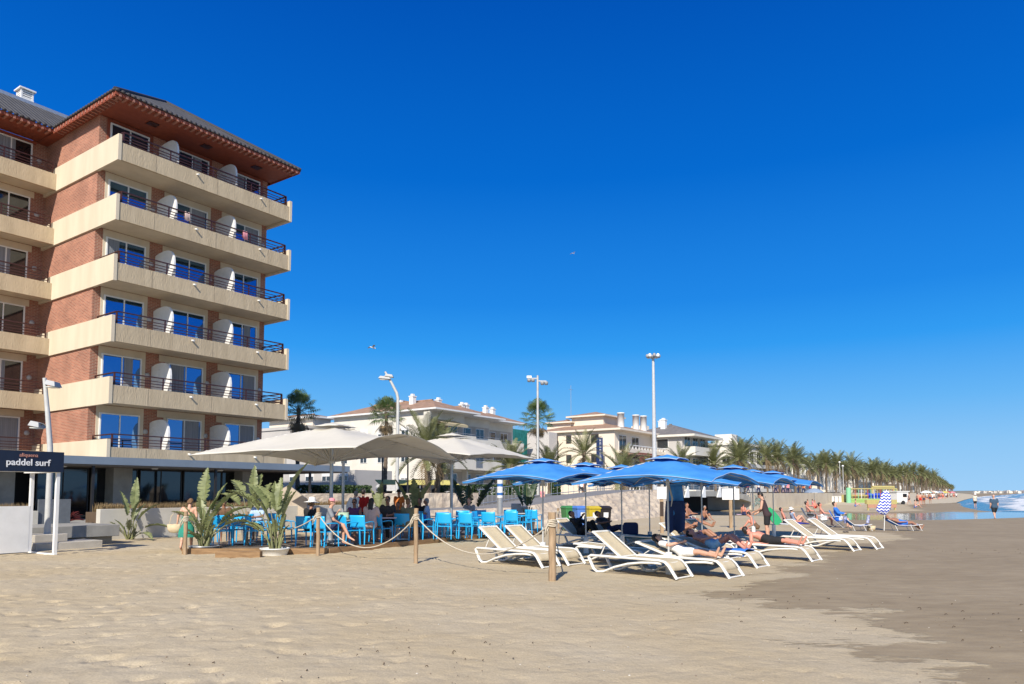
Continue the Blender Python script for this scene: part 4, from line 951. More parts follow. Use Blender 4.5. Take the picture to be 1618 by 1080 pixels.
def fan_crown(seed,nf=42):
    rr=random.Random(seed); m=MB(); d_=MB()
    for k in range(nf+12):
        dry=k>=nf; mm=d_ if dry else m
        t=k/nf; az=k*2.39996+rr.uniform(-.2,.2); el=R(86-108*t+rr.uniform(-9,9)) if not dry else R(-62+rr.uniform(-20,14))
        d=Vector((cos(az)*cos(el),sin(az)*cos(el),sin(el))); L=rr.uniform(.8,1.15)*(1 if not dry else .8); b=Vector((0,0,-.1-.25*t)); q=b+d*L
        mm.tube([b,q],.015,3,cap=False); side=Vector((-sin(az),cos(az),0)); up=side.cross(d)
        R_=rr.uniform(.6,.78)*(1 if not dry else .8)
        ns=15
        for j in range(ns):
            a=-1.9+3.8*j/(ns-1); u=(d*cos(a)+side*sin(a)); w=(side*cos(a)-d*sin(a))*.034
            tip=q+u*R_*(1-.12*abs(a))+Vector((0,0,-.20-.1*abs(a)))*R_; mid=q+u*R_*.6
            mm.add([q,mid-w,tip,mid+w],[(0,1,2,3)])
    return m,d_
def fan_palm(px,Y,zb,ztop,lab,seed,sc=1.3):
    p=A(px,Y,zb); h=ztop-zb-1.3*sc; t=empty('fan_palm',p); tag(t,lab,'palm tree')
    tm,tp=trunk_mesh('fan_trunk',h,.2,.13,seed); share('trunk',tm,t); a,b=fan_crown(seed); c=a.build('crown',leafg,t,(tp[0],tp[1],h)); c.scale=(sc,)*3; b.build('dry_skirt',leafdry,c)
fan_palm(470,62,ZP,Zof(617,62),'fan palm with a shaggy skirt right beside the hotel balconies',1,1.25)
fan_palm(607,66,ZP,Zof(626,66),'fan palm in front of the white apartment block',2,1.2)
fan_palm(851,78,ZP,Zof(632,78),'fan palm behind the floodlight pole between the apartment blocks',3,1.35)
NP=[(678,50,655,1.25,3),(690,53,668,1.0,1),(803,62,697,1.0,2),(868,80,700,1.15,0),(924,80,684,1.15,3),(982,66,702,1.15,3),(1030,82,716,.9,3),(1079,84,702,1.05,3)]
NL=['date palm right of the bent lamp post, wider of two','smaller date palm right behind the wide one','short date palm over the second ecru parasol','date palm at the left end of the pink block','slim date palm in front of the vertical blue sign','wide date palm right of the vertical blue sign','date palm beside the tall mast','date palm in front of the grey roofed block']
for (px,Y,yt,sc,v),l in zip(NP,NL):
    zt=Zof(yt,Y); p=A(px,Y,ZP); palm(p.x,p.y,ZP,max(1.6,zt-ZP-2.1*sc),sc,v,l,'date palms near the apartment blocks',rz=px)
# dense rows along the promenade
rr=random.Random(5); cnt=0
rowlab=['date palm at the near end of the dense promenade row','date palm in the dense row behind the beige retaining wall']
def rowx(Y):
    K=[(80,8),(88,14),(127,40),(171,72),(250,136),(400,228),(900,536)]
    for (a,b),(c,d) in zip(K,K[1:]):
        if Y<=c: return b+(d-b)*(Y-a)/(c-a)
    return K[-1][1]
PR=[]
for r_ in range(3):
    Y=107+r_*4
    while Y<900:
        off=r_*-7.5+3; x=rowx(Y)+off*.82+rr.uniform(-1,1); y=Y-off*.55+rr.uniform(-1,1); PR.append((x,y,r_))
        Y+=(6.8 if Y<250 else (10 if Y<450 else 22))*rr.uniform(.85,1.15)
for x,y,r_ in PR:
    hgt=(5.4 if y<120 else 6.1)*rr.uniform(.88,1.12)+(.4 if r_ else 0); 
    if y<112: hgt*=.92
    near=y<115
    px_=809+F*x/y; lab=('date palm in the dense promenade row behind the blue parasols' if px_<1230 else 'date palm in the dense promenade row just right of the blue parasols' if px_<1300 else 'date palm in the dense promenade row by the twin lamp posts' if px_<1345 else 'date palm in the dense promenade row behind the beach playground' if px_<1400 else 'date palm in the dense promenade row above the white beach hut' if px_<1435 else 'far date palm in the row before the white hotel block' if px_<1470 else 'far small date palm in the row running down to the point')
    palm(x,y,ZP,hgt,(1.45 if y<260 else 1.3)*rr.uniform(.82,1.12),cnt,lab,lab.replace('date palm','date palms'),rz=rr.uniform(0,6)); cnt+=1
# ---------------- banana-like strelitzia leaves
def paddle(m,ms,base,az,el,L,bl,bw,droop,rr,splits=9):
    d0=Vector((cos(az),sin(az),0)); pts=[];n=12;e=el;p=Vector(base);pts.append(p.copy())
    tot=L+bl
    for i in range(n):
        if i/n>L/tot*.7: e-=droop/n*1.6
        p=p+(d0*cos(e)+Vector((0,0,1))*sin(e))*(tot/n); pts.append(p.copy())
    ns=max(2,int(n*L/tot)); ms.tube(pts[:ns+1],[.022-.008*i/ns for i in range(ns+1)],5)
    side=Vector((-d0.y,d0.x,0)); K=18; segs=[]
    def at(t):
        f=t*n;i=min(int(f),n-1); return pts[i].lerp(pts[i+1],f-i),(pts[i+1]-pts[i]).normalized()
    t0=L/tot; ms.tube([at(t0+(1-t0)*k/8)[0] for k in range(9)],[.014*(1-k/9) for k in range(9)],4)
    for s in (-1,1):
        fold=rr.uniform(.25,.6); prev=None
        for k in range(K):
            u0,u1=k/K,(k+1)/K; gap=rr.random()<splits/K*.75
            w=lambda u: bw*1.22*(sin(PI*min(1,u**.75))**.7+.0)*(1-.15*u)
            q0,d=at(t0+(1-t0)*u0); q1,_=at(t0+(1-t0)*u1)
            up=side.cross(d)*-1
            if up.dot(Vector((0,0,1)))<0: up=-up
            fd=fold+rr.uniform(-.10,.10); dv=(side*s*cos(fd)+up*sin(fd)); sw=d*rr.uniform(-.02,.05)
            a=q0+dv*w(u0)+sw; b=q1+dv*w(u1)+sw+(-d*(u1-u0)*bl*.45 if gap else Vector())
            mid0=q0+dv*w(u0)*.5+up*.012; mid1=q1+dv*w(u1)*.5+up*.012
            m.add([q0,q1,mid1,b,a,mid0],[(0,1,2,5),(5,2,3,4)],True)
def strelitzia(name,loc,leaves,lab,lm,potc=None,potr=.42,poth=.22,stems=None,seed=0,base=0,cat='plant'):
    t=empty(name,loc); tag(t,lab,cat); rr=random.Random(seed); m=MB();ms=MB()
    for az,el,L,bl,bw,dr in leaves:
        paddle(m,ms,(rr.uniform(-.08,.08),rr.uniform(-.08,.08),base),R(az),R(el),L,bl,bw,R(dr),rr)
    for k in range(stems or 5):
        a=rr.uniform(0,7); q=Vector((cos(a)*.1,sin(a)*.1,base)); ms.tube([q,q+Vector((cos(a)*.12,sin(a)*.12,rr.uniform(.3,.6)))],[.045,.02],6)
    m.build('foliage',lm,t); ms.build('stem',stalkm,t)
    if potc:
        MB().lathe([(potr*.82,-.02),(potr,poth),(potr*1.03,poth),(potr*1.03,poth+.03),(potr*.93,poth+.03),(potr*.9,poth-.03),(0,poth-.03)],22).build('pot',potc,t)
    return t
p=G(205,852); strelitzia('banana_plant',(p.x,p.y,0),[(100,88,1.1,1.25,.15,10),(20,70,.8,.95,.17,45),(165,82,.9,1.0,.14,18),(15,40,.7,1.0,.16,70),(60,76,.7,.8,.15,30),(-30,25,.6,.8,.14,60),(-60,62,.4,.6,.12,30),(-150,70,.4,.5,.1,30),(200,60,.4,.5,.12,30),(0,78,.8,.8,.12,20)],'tall banana like plant growing from the sand by the concrete ledge',leafs,seed=2,stems=7)
p=G(322,873); strelitzia('potted_banana_plant',(p.x,p.y,0),[(75,88,1.35,1.0,.20,8),(5,74,1.0,1.1,.2,55),(10,62,.9,.9,.18,60),(120,80,.9,.8,.15,25),(190,74,.5,.8,.14,20),(-40,70,.6,.7,.16,30),(40,55,.8,1.0,.18,60),(-5,46,.9,.9,.17,70),(150,85,.5,.7,.15,15),(80,66,1.0,.9,.18,50),(170,60,.8,.8,.16,55),(100,50,.6,.7,.15,60),(20,84,.7,.8,.14,20),(-20,70,.3,.5,.12,30),(-80,66,.4,.6,.13,40),(30,80,1.1,.9,.16,25),(215,60,.3,.5,.10,30),(-120,55,.3,.5,.12,50)],'bushy banana like plant in a grey bowl beside the left rope post',leafs,galv,.42,.18,seed=4,stems=9,base=.15)
p=G(434,876); strelitzia('potted_banana_plant',(p.x,p.y,0),[(10,84,1.3,1.45,.19,32),(175,66,1.25,1.15,.20,58),(165,78,1.15,1.1,.2,50),(120,84,1.1,.9,.17,20),(0,80,.9,.9,.15,25),(185,52,.7,.6,.10,50),(-80,78,.5,.5,.1,30),(70,86,1.2,.9,.15,12),(30,72,.4,.4,.1,30),(150,70,.4,.5,.12,20),(140,75,1.2,1.1,.18,55),(190,82,.8,.9,.15,35),(50,80,.9,.9,.16,30),(170,58,.6,.7,.13,45),(-40,80,.5,.6,.11,20)],'tall arching banana like plant in a white bowl',leafs,white,.40,.16,seed=6,stems=9,base=.12)
DP=[(655,31.0,[(160,62,.6,1.5,.16,5),(100,80,.7,1.2,.2,10),(30,68,.6,1.3,.26,10),(70,76,.5,1.0,.2,10)],'pale and dark leaved plant behind the seated guests'),
    (742,32.6,[(140,60,.7,1.5,.24,0),(35,55,.7,1.6,.25,0),(90,85,.6,1.0,.22,5)],'dark V shaped plant left of the thick grey pole'),
    (834,33.4,[(150,60,.7,1.5,.22,0),(50,68,.7,1.4,.28,5),(95,80,.6,1.2,.2,5)],'dark paddle leaved plant right of the thick grey pole'),
    (598,30.5,[(150,70,.5,1.0,.18,5),(60,82,.6,1.1,.2,5)],'broad leaved plant behind the dark haired guest'),
    (395,27.5,[(100,85,1.1,1.2,.15,15),(20,75,.9,1.0,.2,40),(160,60,.9,1.0,.22,50),(60,70,.9,1.0,.22,30),(200,50,.8,.8,.2,50),(80,78,1.1,1.0,.2,30),(140,70,1.2,1.1,.2,60),(0,65,.8,1.0,.2,60),(-40,75,.6,.9,.18,35)],'shadowed banana like plant behind the middle of the terrace')]
for i,(px,Y,lv,lb) in enumerate(DP):
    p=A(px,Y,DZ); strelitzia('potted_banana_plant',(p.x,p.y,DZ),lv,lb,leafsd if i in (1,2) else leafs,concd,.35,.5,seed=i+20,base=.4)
# ---------------- hedges and bushes
def leafcloud(boxes,n,lsz,seed,shape=1):
    rr=random.Random(seed); m=MB()
    for (c,r_) in boxes:
        for k in range(n):
            while True:
                q=Vector((rr.uniform(-1,1),rr.uniform(-1,1),rr.uniform(-1,1))); l=q.length if shape else max(abs(q.x),abs(q.y),abs(q.z))
                if l<=1: break
            q=q/max(l,.01)*(l**.35)*(1+.16*noise.noise(q*2+Vector((seed,0,0)))); p=Vector((c[0]+q.x*r_[0],c[1]+q.y*r_[1],c[2]+q.z*r_[2]))
            a=rr.uniform(0,7);b=rr.uniform(-1,1); u=Vector((cos(a),sin(a),b)).normalized()*lsz*rr.uniform(.6,1.2); v=u.cross(Vector((rr.uniform(-1,1),rr.uniform(-1,1),rr.uniform(-1,1)))).normalized()*lsz*.45
            m.add([p-u*.5,p+v,p+u*.5,p-v],[(0,1,2,3)])
    return m
def hedge(px0,px1,Y,yt,lab,seed,th=.8):
    a=A(px0,Y,ZP); b=A(px1,Y+ (px1-px0)*.02,ZP); zt=Zof(yt,Y); n=max(2,int((b-a).length/.9)); bx=[]
    for i in range(n): q=a.lerp(b,(i+.5)/n); bx.append(((q.x,q.y,(ZP+zt)/2-.05),((b-a).length/n*.62,th,(zt-ZP)/2+.1)))
    o=leafcloud(bx,900,.15,seed,0).build('hedge',hedgem); tag(o,lab,'hedge'); return o
hedge(478,580,44.5,768,'dark clipped hedge behind the pink cap guest',1); hedge(700,745,54,768,'rounded hedge right of the second ecru parasol pole',2); hedge(750,838,58,767,'clipped hedge left of the pedestrian ramp',3); hedge(872,884,60,758,'small dark bush at the top of the ramp',4,.6)
p=HW(-4.3,-6.2,.66); rr=random.Random(9); m=MB()
for k in range(60): a=rr.uniform(0,7);e=rr.uniform(.5,1.4); paddle(m,m,(0,0,0),a,e,.02,rr.uniform(.3,.55),.018,R(30),rr,0)
t=m.build('red_cordyline',mat('red_leaf',(.22,.03,.03),.5,(.12,.02,.02),scale=6),None,p); tag(t,'spiky dark red plant beside the grey door panel','plant')
# ================================================================ PEOPLE
def fuse(mb,name,m,vox,smooth=4):                     # one continuous skin around all the limbs
    me=mb.mesh(name,m); o=bpy.data.objects.new('tmp',me); COL.objects.link(o)
    r=o.modifiers.new('r','REMESH'); r.mode='VOXEL'; r.voxel_size=vox; r.use_smooth_shade=True
    s=o.modifiers.new('s','SMOOTH'); s.iterations=smooth; s.factor=.5
    dg=bpy.context.evaluated_depsgraph_get(); n=bpy.data.meshes.new_from_object(o.evaluated_get(dg)); bpy.data.objects.remove(o)
    n.name=name; n.materials.clear(); n.materials.append(m); n.polygons.foreach_set('use_smooth',[True]*len(n.polygons)); return n
def V3(*a): return Vector(a)
def pose(kind,pitch=0,pz=None,arms=None,legs=None,face=None,fup=None,hdoff=None,knee=0,spread=0,twist=0,legtilt=0):
    P={'stand':.92,'walk':.92,'chair':.57,'ground':.12,'lie':.11,'prone':.11}[kind] if pz is None else pz
    c,s=cos(R(pitch)),sin(R(pitch))
    def T(x,y,z): return V3(x,y*c+z*s,P-y*s+z*c)
    J=dict(pel=T(0,0,0),wst=T(0,.01,.17),cst=T(0,.015,.36),nk=T(0,-.005,.53),hd=T(0,.025,.70))
    J['hf']=Vector(face).normalized() if face else (T(0,1,0)-T(0,0,0)); J['hu']=Vector(fup).normalized() if fup else (T(0,0,1)-T(0,0,0))
    if hdoff: J['hd']=J['hd']+Vector(hdoff)
    J['ft']=T(0,1,0)-T(0,0,0)
    for k,sx in (('L',-1),('R',1)):
        J['sh'+k]=T(sx*.185,0,.475); J['hip'+k]=T(sx*.085,0,-.02)
        a=(arms or {}).get(k)
        if a and a[0]=='abs': J['el'+k],J['wr'+k]=Vector(a[1]),Vector(a[2])
        elif a: J['el'+k],J['wr'+k]=T(*a[0]),T(*a[1])
        else: J['el'+k],J['wr'+k]=T(sx*.235,-.02,.20),T(sx*.235,.07,-.04)
        l=(legs or {}).get(k)
        if kind=='stand': d=[(sx*(.10+spread),.015,P-.43),(sx*(.11+spread*1.6),-.02,.085),(sx*(.13+spread*1.6),.16,.03)]
        elif kind=='walk':
            f=sx; d=[(sx*.09,.13*f+.05,P-.42),(sx*.09,.24*f-.02,.09 if f>0 else .16),(sx*.10,.24*f+.15,.03 if f>0 else .06)]
        elif kind=='chair': d=[(sx*(.12+spread),.42,P-.03),(sx*(.13+spread),.40,.09),(sx*(.14+spread),.57,.03)]
        elif kind=='ground': d=[(sx*(.12+spread),.36,.42),(sx*(.13+spread),.60,.08),(sx*(.14+spread),.76,.03)]
        elif kind=='lie': d=[(sx*(.10+spread),.42,P+.02+knee),(sx*(.12+spread),.82,P-.04+legtilt),(sx*(.14+spread),.90,P+.12+legtilt)]
        else: d=[(sx*(.10+spread),-.42,P-.03),(sx*(.12+spread),-.84,P-.04),(sx*(.12+spread),-.98,P-.06)]
        if l: d=[Vector(q) for q in l]
        J['kn'+k],J['an'+k],J['to'+k]=[Vector(q) for q in d]
    return J
def torso(m,J,g=0,low=True,up=True,w=1.0):
    for k,sx in (('L',-1),('R',1)):
        X=(J['shR']-J['shL']).normalized()*sx
        if low: m.caps(J['hip'+k],J['wst']+X*.065,(.105+g)*w,(.085+g)*w); m.caps(J['hip'+k],J['hip'+k]-J['ft']*.05,(.095+g)*w,(.085+g)*w)
        if up: m.caps(J['wst']+X*.06,J['cst']+X*.075,(.088+g)*w,(.092+g)*w); m.caps(J['cst']+X*.08,J['sh'+k]-X*.02,(.09+g)*w,.055+g)
    if up: m.caps(J['wst'],J['cst'],(.10+g)*w,(.105+g)*w); m.caps(J['cst'],J['nk']-(J['nk']-J['cst'])*.35,.095+g,.06+g)
    if low: m.caps(J['pel'],J['wst'],(.105+g)*w,(.095+g)*w)
def limb(m,a,b,ra,rb,t0=0,t1=1,g=0):
    p=a.lerp(b,t0);q=a.lerp(b,t1); m.caps(p,q,ra+(rb-ra)*t0+g,ra+(rb-ra)*t1+g)
def person(loc,rz,J,label,sk=None,hair=hairb,hlen=0,clothes=(),hat=None,glasses=False,vox=.015,group=None,sc=1,fingers=True,w=1.0,bag=None,grip=0):
    sk=sk or skin; t=empty('person',loc,rz,label,'person',group); t.scale=(sc,sc,sc); m=MB()
    torso(m,J,w=w); m.caps(J['nk']-(J['nk']-J['cst'])*.2,J['hd']-J['hu']*.06,.055,.052)
    F_=J['hf'];U=(J['hu']-F_*J['hu'].dot(F_)).normalized();X=F_.cross(U); h=J['hd']
    m.ell(h+U*.02-F_*.01,.074,.092,.102,X,F_,U,14,10); m.ell(h-U*.045+F_*.028,.056,.06,.065,X,F_,U,12,8)
    m.caps(h+U*.02+F_*.085,h-U*.018+F_*.107,.010,.016,8); m.caps(h-U*.048+F_*.08-X*.012,h-U*.048+F_*.08+X*.012,.014,.014,8)
    for s in (-1,1): m.ell(h+X*s*.076-U*.005-F_*.01,.012,.020,.03,X,F_,U,8,6)
    for k,sx in (('L',-1),('R',1)):
        limb(m,J['sh'+k],J['el'+k],.056*w,.042); limb(m,J['el'+k],J['wr'+k],.043,.028)
        d=(J['wr'+k]-J['el'+k]).normalized(); side=d.cross(J['ft']).normalized() if abs(d.dot(J['ft']))<.95 else d.cross(V3(0,0,1)).normalized()
        nrm=side.cross(d).normalized()
        for o_ in (-.018,.018): m.caps(J['wr'+k]+side*o_*.6,J['wr'+k]+d*.085+side*o_,.021,.020,8)
        if fingers:
            for q,(o_,ln) in enumerate(((-.030,.052),(-.011,.066),(.010,.062),(.029,.048))):
                b=J['wr'+k]+d*.088+side*o_; c1=b+d*ln*.55+nrm*(.010+grip*.02); c2=c1+d*ln*(.5-grip*.4)+nrm*(.016+grip*.03)
                m.caps(b,c1,.0105,.0098,6); m.caps(c1,c2,.0098,.0085,6)
            b=J['wr'+k]+d*.03-side*sx*.02*(1); m.caps(b,b+d*.045-side*sx*.035+nrm*.01,.014,.011,6)
        limb(m,J['hip'+k],J['kn'+k],.088*w,.056); limb(m,J['kn'+k],J['an'+k],.056,.037)
        kd=(J['an'+k]-J['kn'+k]); m.caps(J['kn'+k]+kd*.18-(J['to'+k]-J['an'+k]).normalized()*.018,J['kn'+k]+kd*.42-(J['to'+k]-J['an'+k]).normalized()*.02,.048,.046,8)
        fd=(J['to'+k]-J['an'+k]); m.caps(J['an'+k]+fd*.05,J['to'+k],.036,.028,8); m.caps(J['an'+k]-fd.normalized()*.035+fd*.1,J['an'+k]+fd*.1,.034,.034,8)
        for q in range(3): m.caps(J['to'+k]+X*(q-1)*.018,J['to'+k]+X*(q-1)*.018+fd.normalized()*.03,.017,.012,6)
    b=bpy.data.objects.new('body',fuse(m,'body',sk,vox)); COL.objects.link(b); setpar(b,t)
    # face details
    if vox<.02:
        m=MB()
        for s in (-1,1): m.ell(h+X*s*.031+U*.008+F_*.080,.012,.006,.006,X,F_,U,8,6)
        m.build('eye',blackm,b); MB().caps(h-U*.05+F_*.098-X*.016,h-U*.05+F_*.098+X*.016,.006,.006,6).build('mouth',lipm,b)
    if glasses:
        m=MB()
        for s in (-1,1): m.ell(h+X*s*.034+U*.008+F_*.092,.028,.008,.022,X,F_,U,10,6); m.caps(h+X*s*.06+U*.012+F_*.08,h+X*s*.078+U*.01-F_*.01,.005,.005,5)
        m.caps(h-X*.02+U*.012+F_*.095,h+X*.02+U*.012+F_*.095,.005,.005,5); m.build('sunglasses',blackm,t)
    if hair:
        m=MB(); m.ell(h+U*.034-F_*.024,.083,.094,.098,X,F_,U,14,10); m.ell(h-F_*.045-U*.02,.072,.062,.07,X,F_,U,12,8)
        if hlen:
            for s in (-1,0,1): m.caps(h-F_*.05+X*s*.045,h-F_*.085+X*s*.05-U*(.10+hlen),.048,.028,8)
        o=bpy.data.objects.new('hair',fuse(m,'hair',hair,max(vox,.014),2)); COL.objects.link(o); setpar(o,t)
    for kind,cm in clothes:
        m=MB(); g=.014
        if kind in('shirt','vest','longsleeve','dress'):
            torso(m,J,g,True,True,w)
            if kind!='vest':
                for k in 'LR':
                    limb(m,J['sh'+k],J['el'+k],.062*w,.052,0,.62 if kind!='longsleeve' else 1,g*.7)
                    if kind=='longsleeve': limb(m,J['el'+k],J['wr'+k],.050,.034,0,.95,g*.6)
        if kind=='dress':
            for k in 'LR': limb(m,J['hip'+k],J['kn'+k],.10*w,.08,0,.55,g)
        if kind in('shorts','trunks','trousers'):
            torso(m,J,g*.8,True,False,w)
            for k in 'LR':
                limb(m,J['hip'+k],J['kn'+k],.094*w,.070,0,{'shorts':.72,'trunks':.3,'trousers':1}[kind],g)
                if kind=='trousers': limb(m,J['kn'+k],J['an'+k],.066,.05,0,.95,g*.8)
        if kind=='bikini':
            torso(m,J,.006,True,False,w)
        o=bpy.data.objects.new(kind if kind!='vest' else 'sleeveless_top',fuse(m,kind,cm,max(vox,.016),3)); COL.objects.link(o); setpar(o,t)
    if hat:
        hk,hm=hat; m=MB(); Rm=Matrix((X,F_,U)).transposed().to_4x4(); Rm.translation=h+U*.055
        def H_(prof,n=18):
            q=MB(); q.lathe(prof,n); m.add([Rm@Vector(v) for v in q.v],q.f,True)
        if hk=='cap': H_([(.093,-.01),(.092,.03),(.075,.068),(.03,.085),(0,.088)]); m.ell(h+U*.055+F_*.125,.07,.065,.008,X,F_,U,10,4)
        if hk=='straw': H_([(.245,-.03),(.24,-.02),(.11,.012),(.102,.05),(.095,.125),(.06,.14),(0,.135)]); 
        if hk=='sun': H_([(.16,-.045),(.10,.0),(.095,.04),(.07,.08),(0,.09)])
        m.build('hat',hm,t)
    return t
C=lambda n,c,c2=None: cloth(n,c,c2)
blk=C('black_cloth',(.018,.018,.02)); wht=C('white_cloth',(.78,.77,.75),(.72,.71,.69)); redc=C('red_cloth',(.62,.025,.02)); purp=C('purple_cloth',(.14,.05,.17)); pinkc=C('dusty_pink_cloth',(.66,.48,.42)); olive=C('olive_cloth',(.17,.17,.11)); darkg=C('dark_grey_cloth',(.045,.043,.045)); lblue=C('pale_blue_cloth',(.45,.58,.75)); navy=C('navy_cloth',(.02,.03,.09)); blu=C('bright_blue_cloth',(.03,.18,.65)); green=C('green_cloth',(.02,.30,.21),(.03,.18,.14)); orange=C('orange_cloth',(.65,.20,.05)); pk=C('pink_cloth',(.72,.28,.32)); straw=C('straw_weave',(.62,.50,.32)); aqua=C('aqua_pattern_cloth',(.16,.45,.70),(.45,.62,.72)); greyc=C('grey_cloth',(.25,.26,.28)); brownc=C('brown_cloth',(.16,.09,.05))
def dpos(px,Y,z=DZ): p=A(px,Y,z); return (p.x,p.y,z)
# --- woman with the green wrap and basket, walking away
p=G(294,872)
person((p.x,p.y,0),-R(-8),pose('walk',26,face=(0,.6,-.8),fup=(0,.8,.6),arms={'L':((-.27,-.05,.22),(-.30,.06,.0)),'R':((.24,.06,.22),(.2,.22,.10))}),'woman walking towards the terrace in a green wrap with a basket bag',clothes=(('trunks',green),),hair=hairf,hlen=.02,sc=.95)
wr=[o for o in COL.objects if o.name.startswith('person')][-1]
m=MB(); vs=[]; n=24; prof=[(.155,1.10),(.165,1.0),(.205,.85),(.235,.62),(.25,.46)]
for r_,z in prof:
    for k in range(n): a=2*PI*k/n; q=1+.06*sin(a*5+z*6)*(1.1-z); vs.append((r_*cos(a)*q,r_*.8*sin(a)*q+.01,z))
m.add(vs,[(i*n+k,i*n+(k+1)%n,(i+1)*n+(k+1)%n,(i+1)*n+k) for i in range(len(prof)-1) for k in range(n)],True); m.build('wrap_skirt',green,wr)
m=MB(); bpos=Vector((p.x,p.y,0))
t=m.lathe([(.0,.0),(.16,.02),(.22,.12),(.23,.26),(.215,.26),(.2,.12),(0,.04)],20).tube([(-.17,0,.25),(-.12,0,.5),(0,0,.62),(.12,0,.5),(.17,0,.25)],.01,5).build('basket_bag',straw,None,(p.x-.36,p.y+.02,.56)); t.scale=(1,.6,1); tag(t,'round straw basket bag hanging at the side of the woman in the green wrap','bag')
# --- seated and standing guests on the terrace
def sit(px,Y,az,lab,**k):
    kw=dict(pitch=k.pop('pitch',4),arms=k.pop('arms',{'L':((-.24,.10,.24),(-.14,.34,.24)),'R':((.24,.10,.24),(.14,.34,.24))}),legs=k.pop('legs',None),face=k.pop('face',None))
    x,y,z=dpos(px,Y); return person((x,y,z+.02),-R(az),pose('chair',**kw),lab,**k)
sit(489,22.35,25,'guest seen from behind in a black shirt and white crowned straw hat',clothes=(('shirt',blk),('shorts',blk)),hat=('straw',wht),hair=hairf,sk=skint,w=1.15)
sit(519,22.3,80,'guest in a pink cap sitting sideways with crossed bare legs',clothes=(('shirt',greyc),('shorts',navy)),hat=('cap',pk),hair=hairf,legs={'R':((.05,.42,.60),(.10,.60,.24),(.14,.74,.16)),'L':((-.12,.42,.54),(-.10,.42,.09),(-.1,.58,.03))},arms={'L':((-.22,.12,.22),(-.08,.22,.42)),'R':((.22,.14,.20),(.10,.30,.12))},sc=1.02)
sit(560,24.9,185,'guest in a purple sleeveless top with sunglasses facing the sea',clothes=(('vest',purp),('shorts',navy)),glasses=True,sk=skint)
sit(585,23.8,15,'broad guest in a dusty pink shirt with long brown hair, back turned',clothes=(('shirt',pinkc),('shorts',brownc)),hlen=.16,w=1.18,sc=1.02)
sit(613,25.2,190,'dark haired guest with sunglasses in a dark grey shirt facing the sea',clothes=(('shirt',darkg),('trousers',blk)),glasses=True,sk=skint,w=1.15,sc=1.06)
sit(643,24.8,20,'guest in an olive shirt with brown hair, back turned behind the knotted post',clothes=(('shirt',olive),('shorts',darkg)),hair=hairf,w=1.15,sk=skint)
sit(628,27.0,170,'small dark haired guest between two larger seated guests',clothes=(('shirt',brownc),('shorts',darkg)),sk=skint,sc=.9)
sit(676,27.4,260,'guest in a pale blue shirt seated beside the dark leaved plant',clothes=(('shirt',lblue),('trousers',navy)),hair=hairg,sk=skint)
sit(664,28.2,200,'guest in a black top at the back of the middle table',clothes=(('shirt',blk),('trousers',navy)),sk=skint)
def stand(px,Y,az,lab,z=0,kind='stand',**k):
    kw={q:k.pop(q) for q in ('pitch','arms','legs','face') if q in k}
    x,y,_=dpos(px,Y,z); return person((x,y,z),-R(az),pose(kind,**kw),lab,**k)
stand(554,29.0,30,'grey haired waiter leaning in a white shirt at the back of the terrace',DZ,pitch=22,clothes=(('longsleeve',wht),('trousers',blk)),hair=hairg)
stand(573,29.5,10,'man standing with his back turned in a bright red shirt',DZ,clothes=(('shirt',redc),('trousers',navy)),sc=1.0)
stand(630,32.5,200,'guest in an orange top under a dark umbrella shaped hat',DZ,clothes=(('shirt',orange),('trousers',lblue)),hat=('sun',blk),sc=1.0)
stand(605,32.0,190,'guest in a dark hat and green top behind the dark haired guest',DZ,clothes=(('shirt',olive),('trousers',darkg)),hat=('sun',blk),sc=1.0)
sit(408,24.7,200,'guest in a pale blue shirt half hidden behind the right potted plant',clothes=(('shirt',lblue),('shorts',navy)),hair=hairg,sk=skint)
sit(352,24.6,150,'dark haired guest hidden behind the left potted plant',clothes=(('shirt',brownc),('shorts',blk)),sk=skint)
sit(742,29.6,200,'guest in a striped grey top at the rear table below the dark V shaped plant',clothes=(('shirt',greyc),('shorts',navy)),hair=hairf)
# things on the tables
x,y,z=dpos(541,23.1); m=MB(); m.lathe([(.0,0),(.17,.01),(.20,.12),(.185,.20),(.20,.24)],16); o=m.build('cloth_bag',C('pale_green_cloth',(.52,.68,.48)),None,(x,y,z+.752)); o.scale=(1,.5,1); tag(o,'pale green cloth bag standing on the cafe table','bag')
x,y,z=dpos(612,24.3); m=MB(); strip(m,[(-.3,-.2,0),(.3,-.2,0)],[(-.25,.2,.03),(.28,.2,.03)],14,8,.05,9); o=m.build('beach_towel',C('pink_white_cloth',(.75,.5,.5),(.78,.76,.74)),None,(x,y,z+.765)); tag(o,'crumpled pink and white towel on the cafe table','towel')
x,y,z=dpos(662,26.8); tag(MB().box(-.25,.25,-.12,.12,0,.26).build('beach_bag',blu,None,(x,y,z+.56),bevel=.05),'bright blue bag on a turquoise chair','bag')
for px,Y,c in ((548,23.3,'teal'),(634,25.3,'clear'),(706,27.3,'clear'),(780,28.4,'clear')):
    x,y,z=dpos(px,Y); tag(MB().lathe([(0,0),(.03,0),(.036,.12),(.03,.12),(.026,.01)],12).build('drinking_glass',mat('glass_'+c,(.05,.35,.32) if c=='teal' else (.6,.62,.62),.1),None,(x,y,z+.752)),{548:'small teal glass on the table with the green bag',634:'drinking glass on the table with the pink towel',706:'drinking glass on the middle table',780:'drinking glass on the table below the grey pole'}[px],'glass')
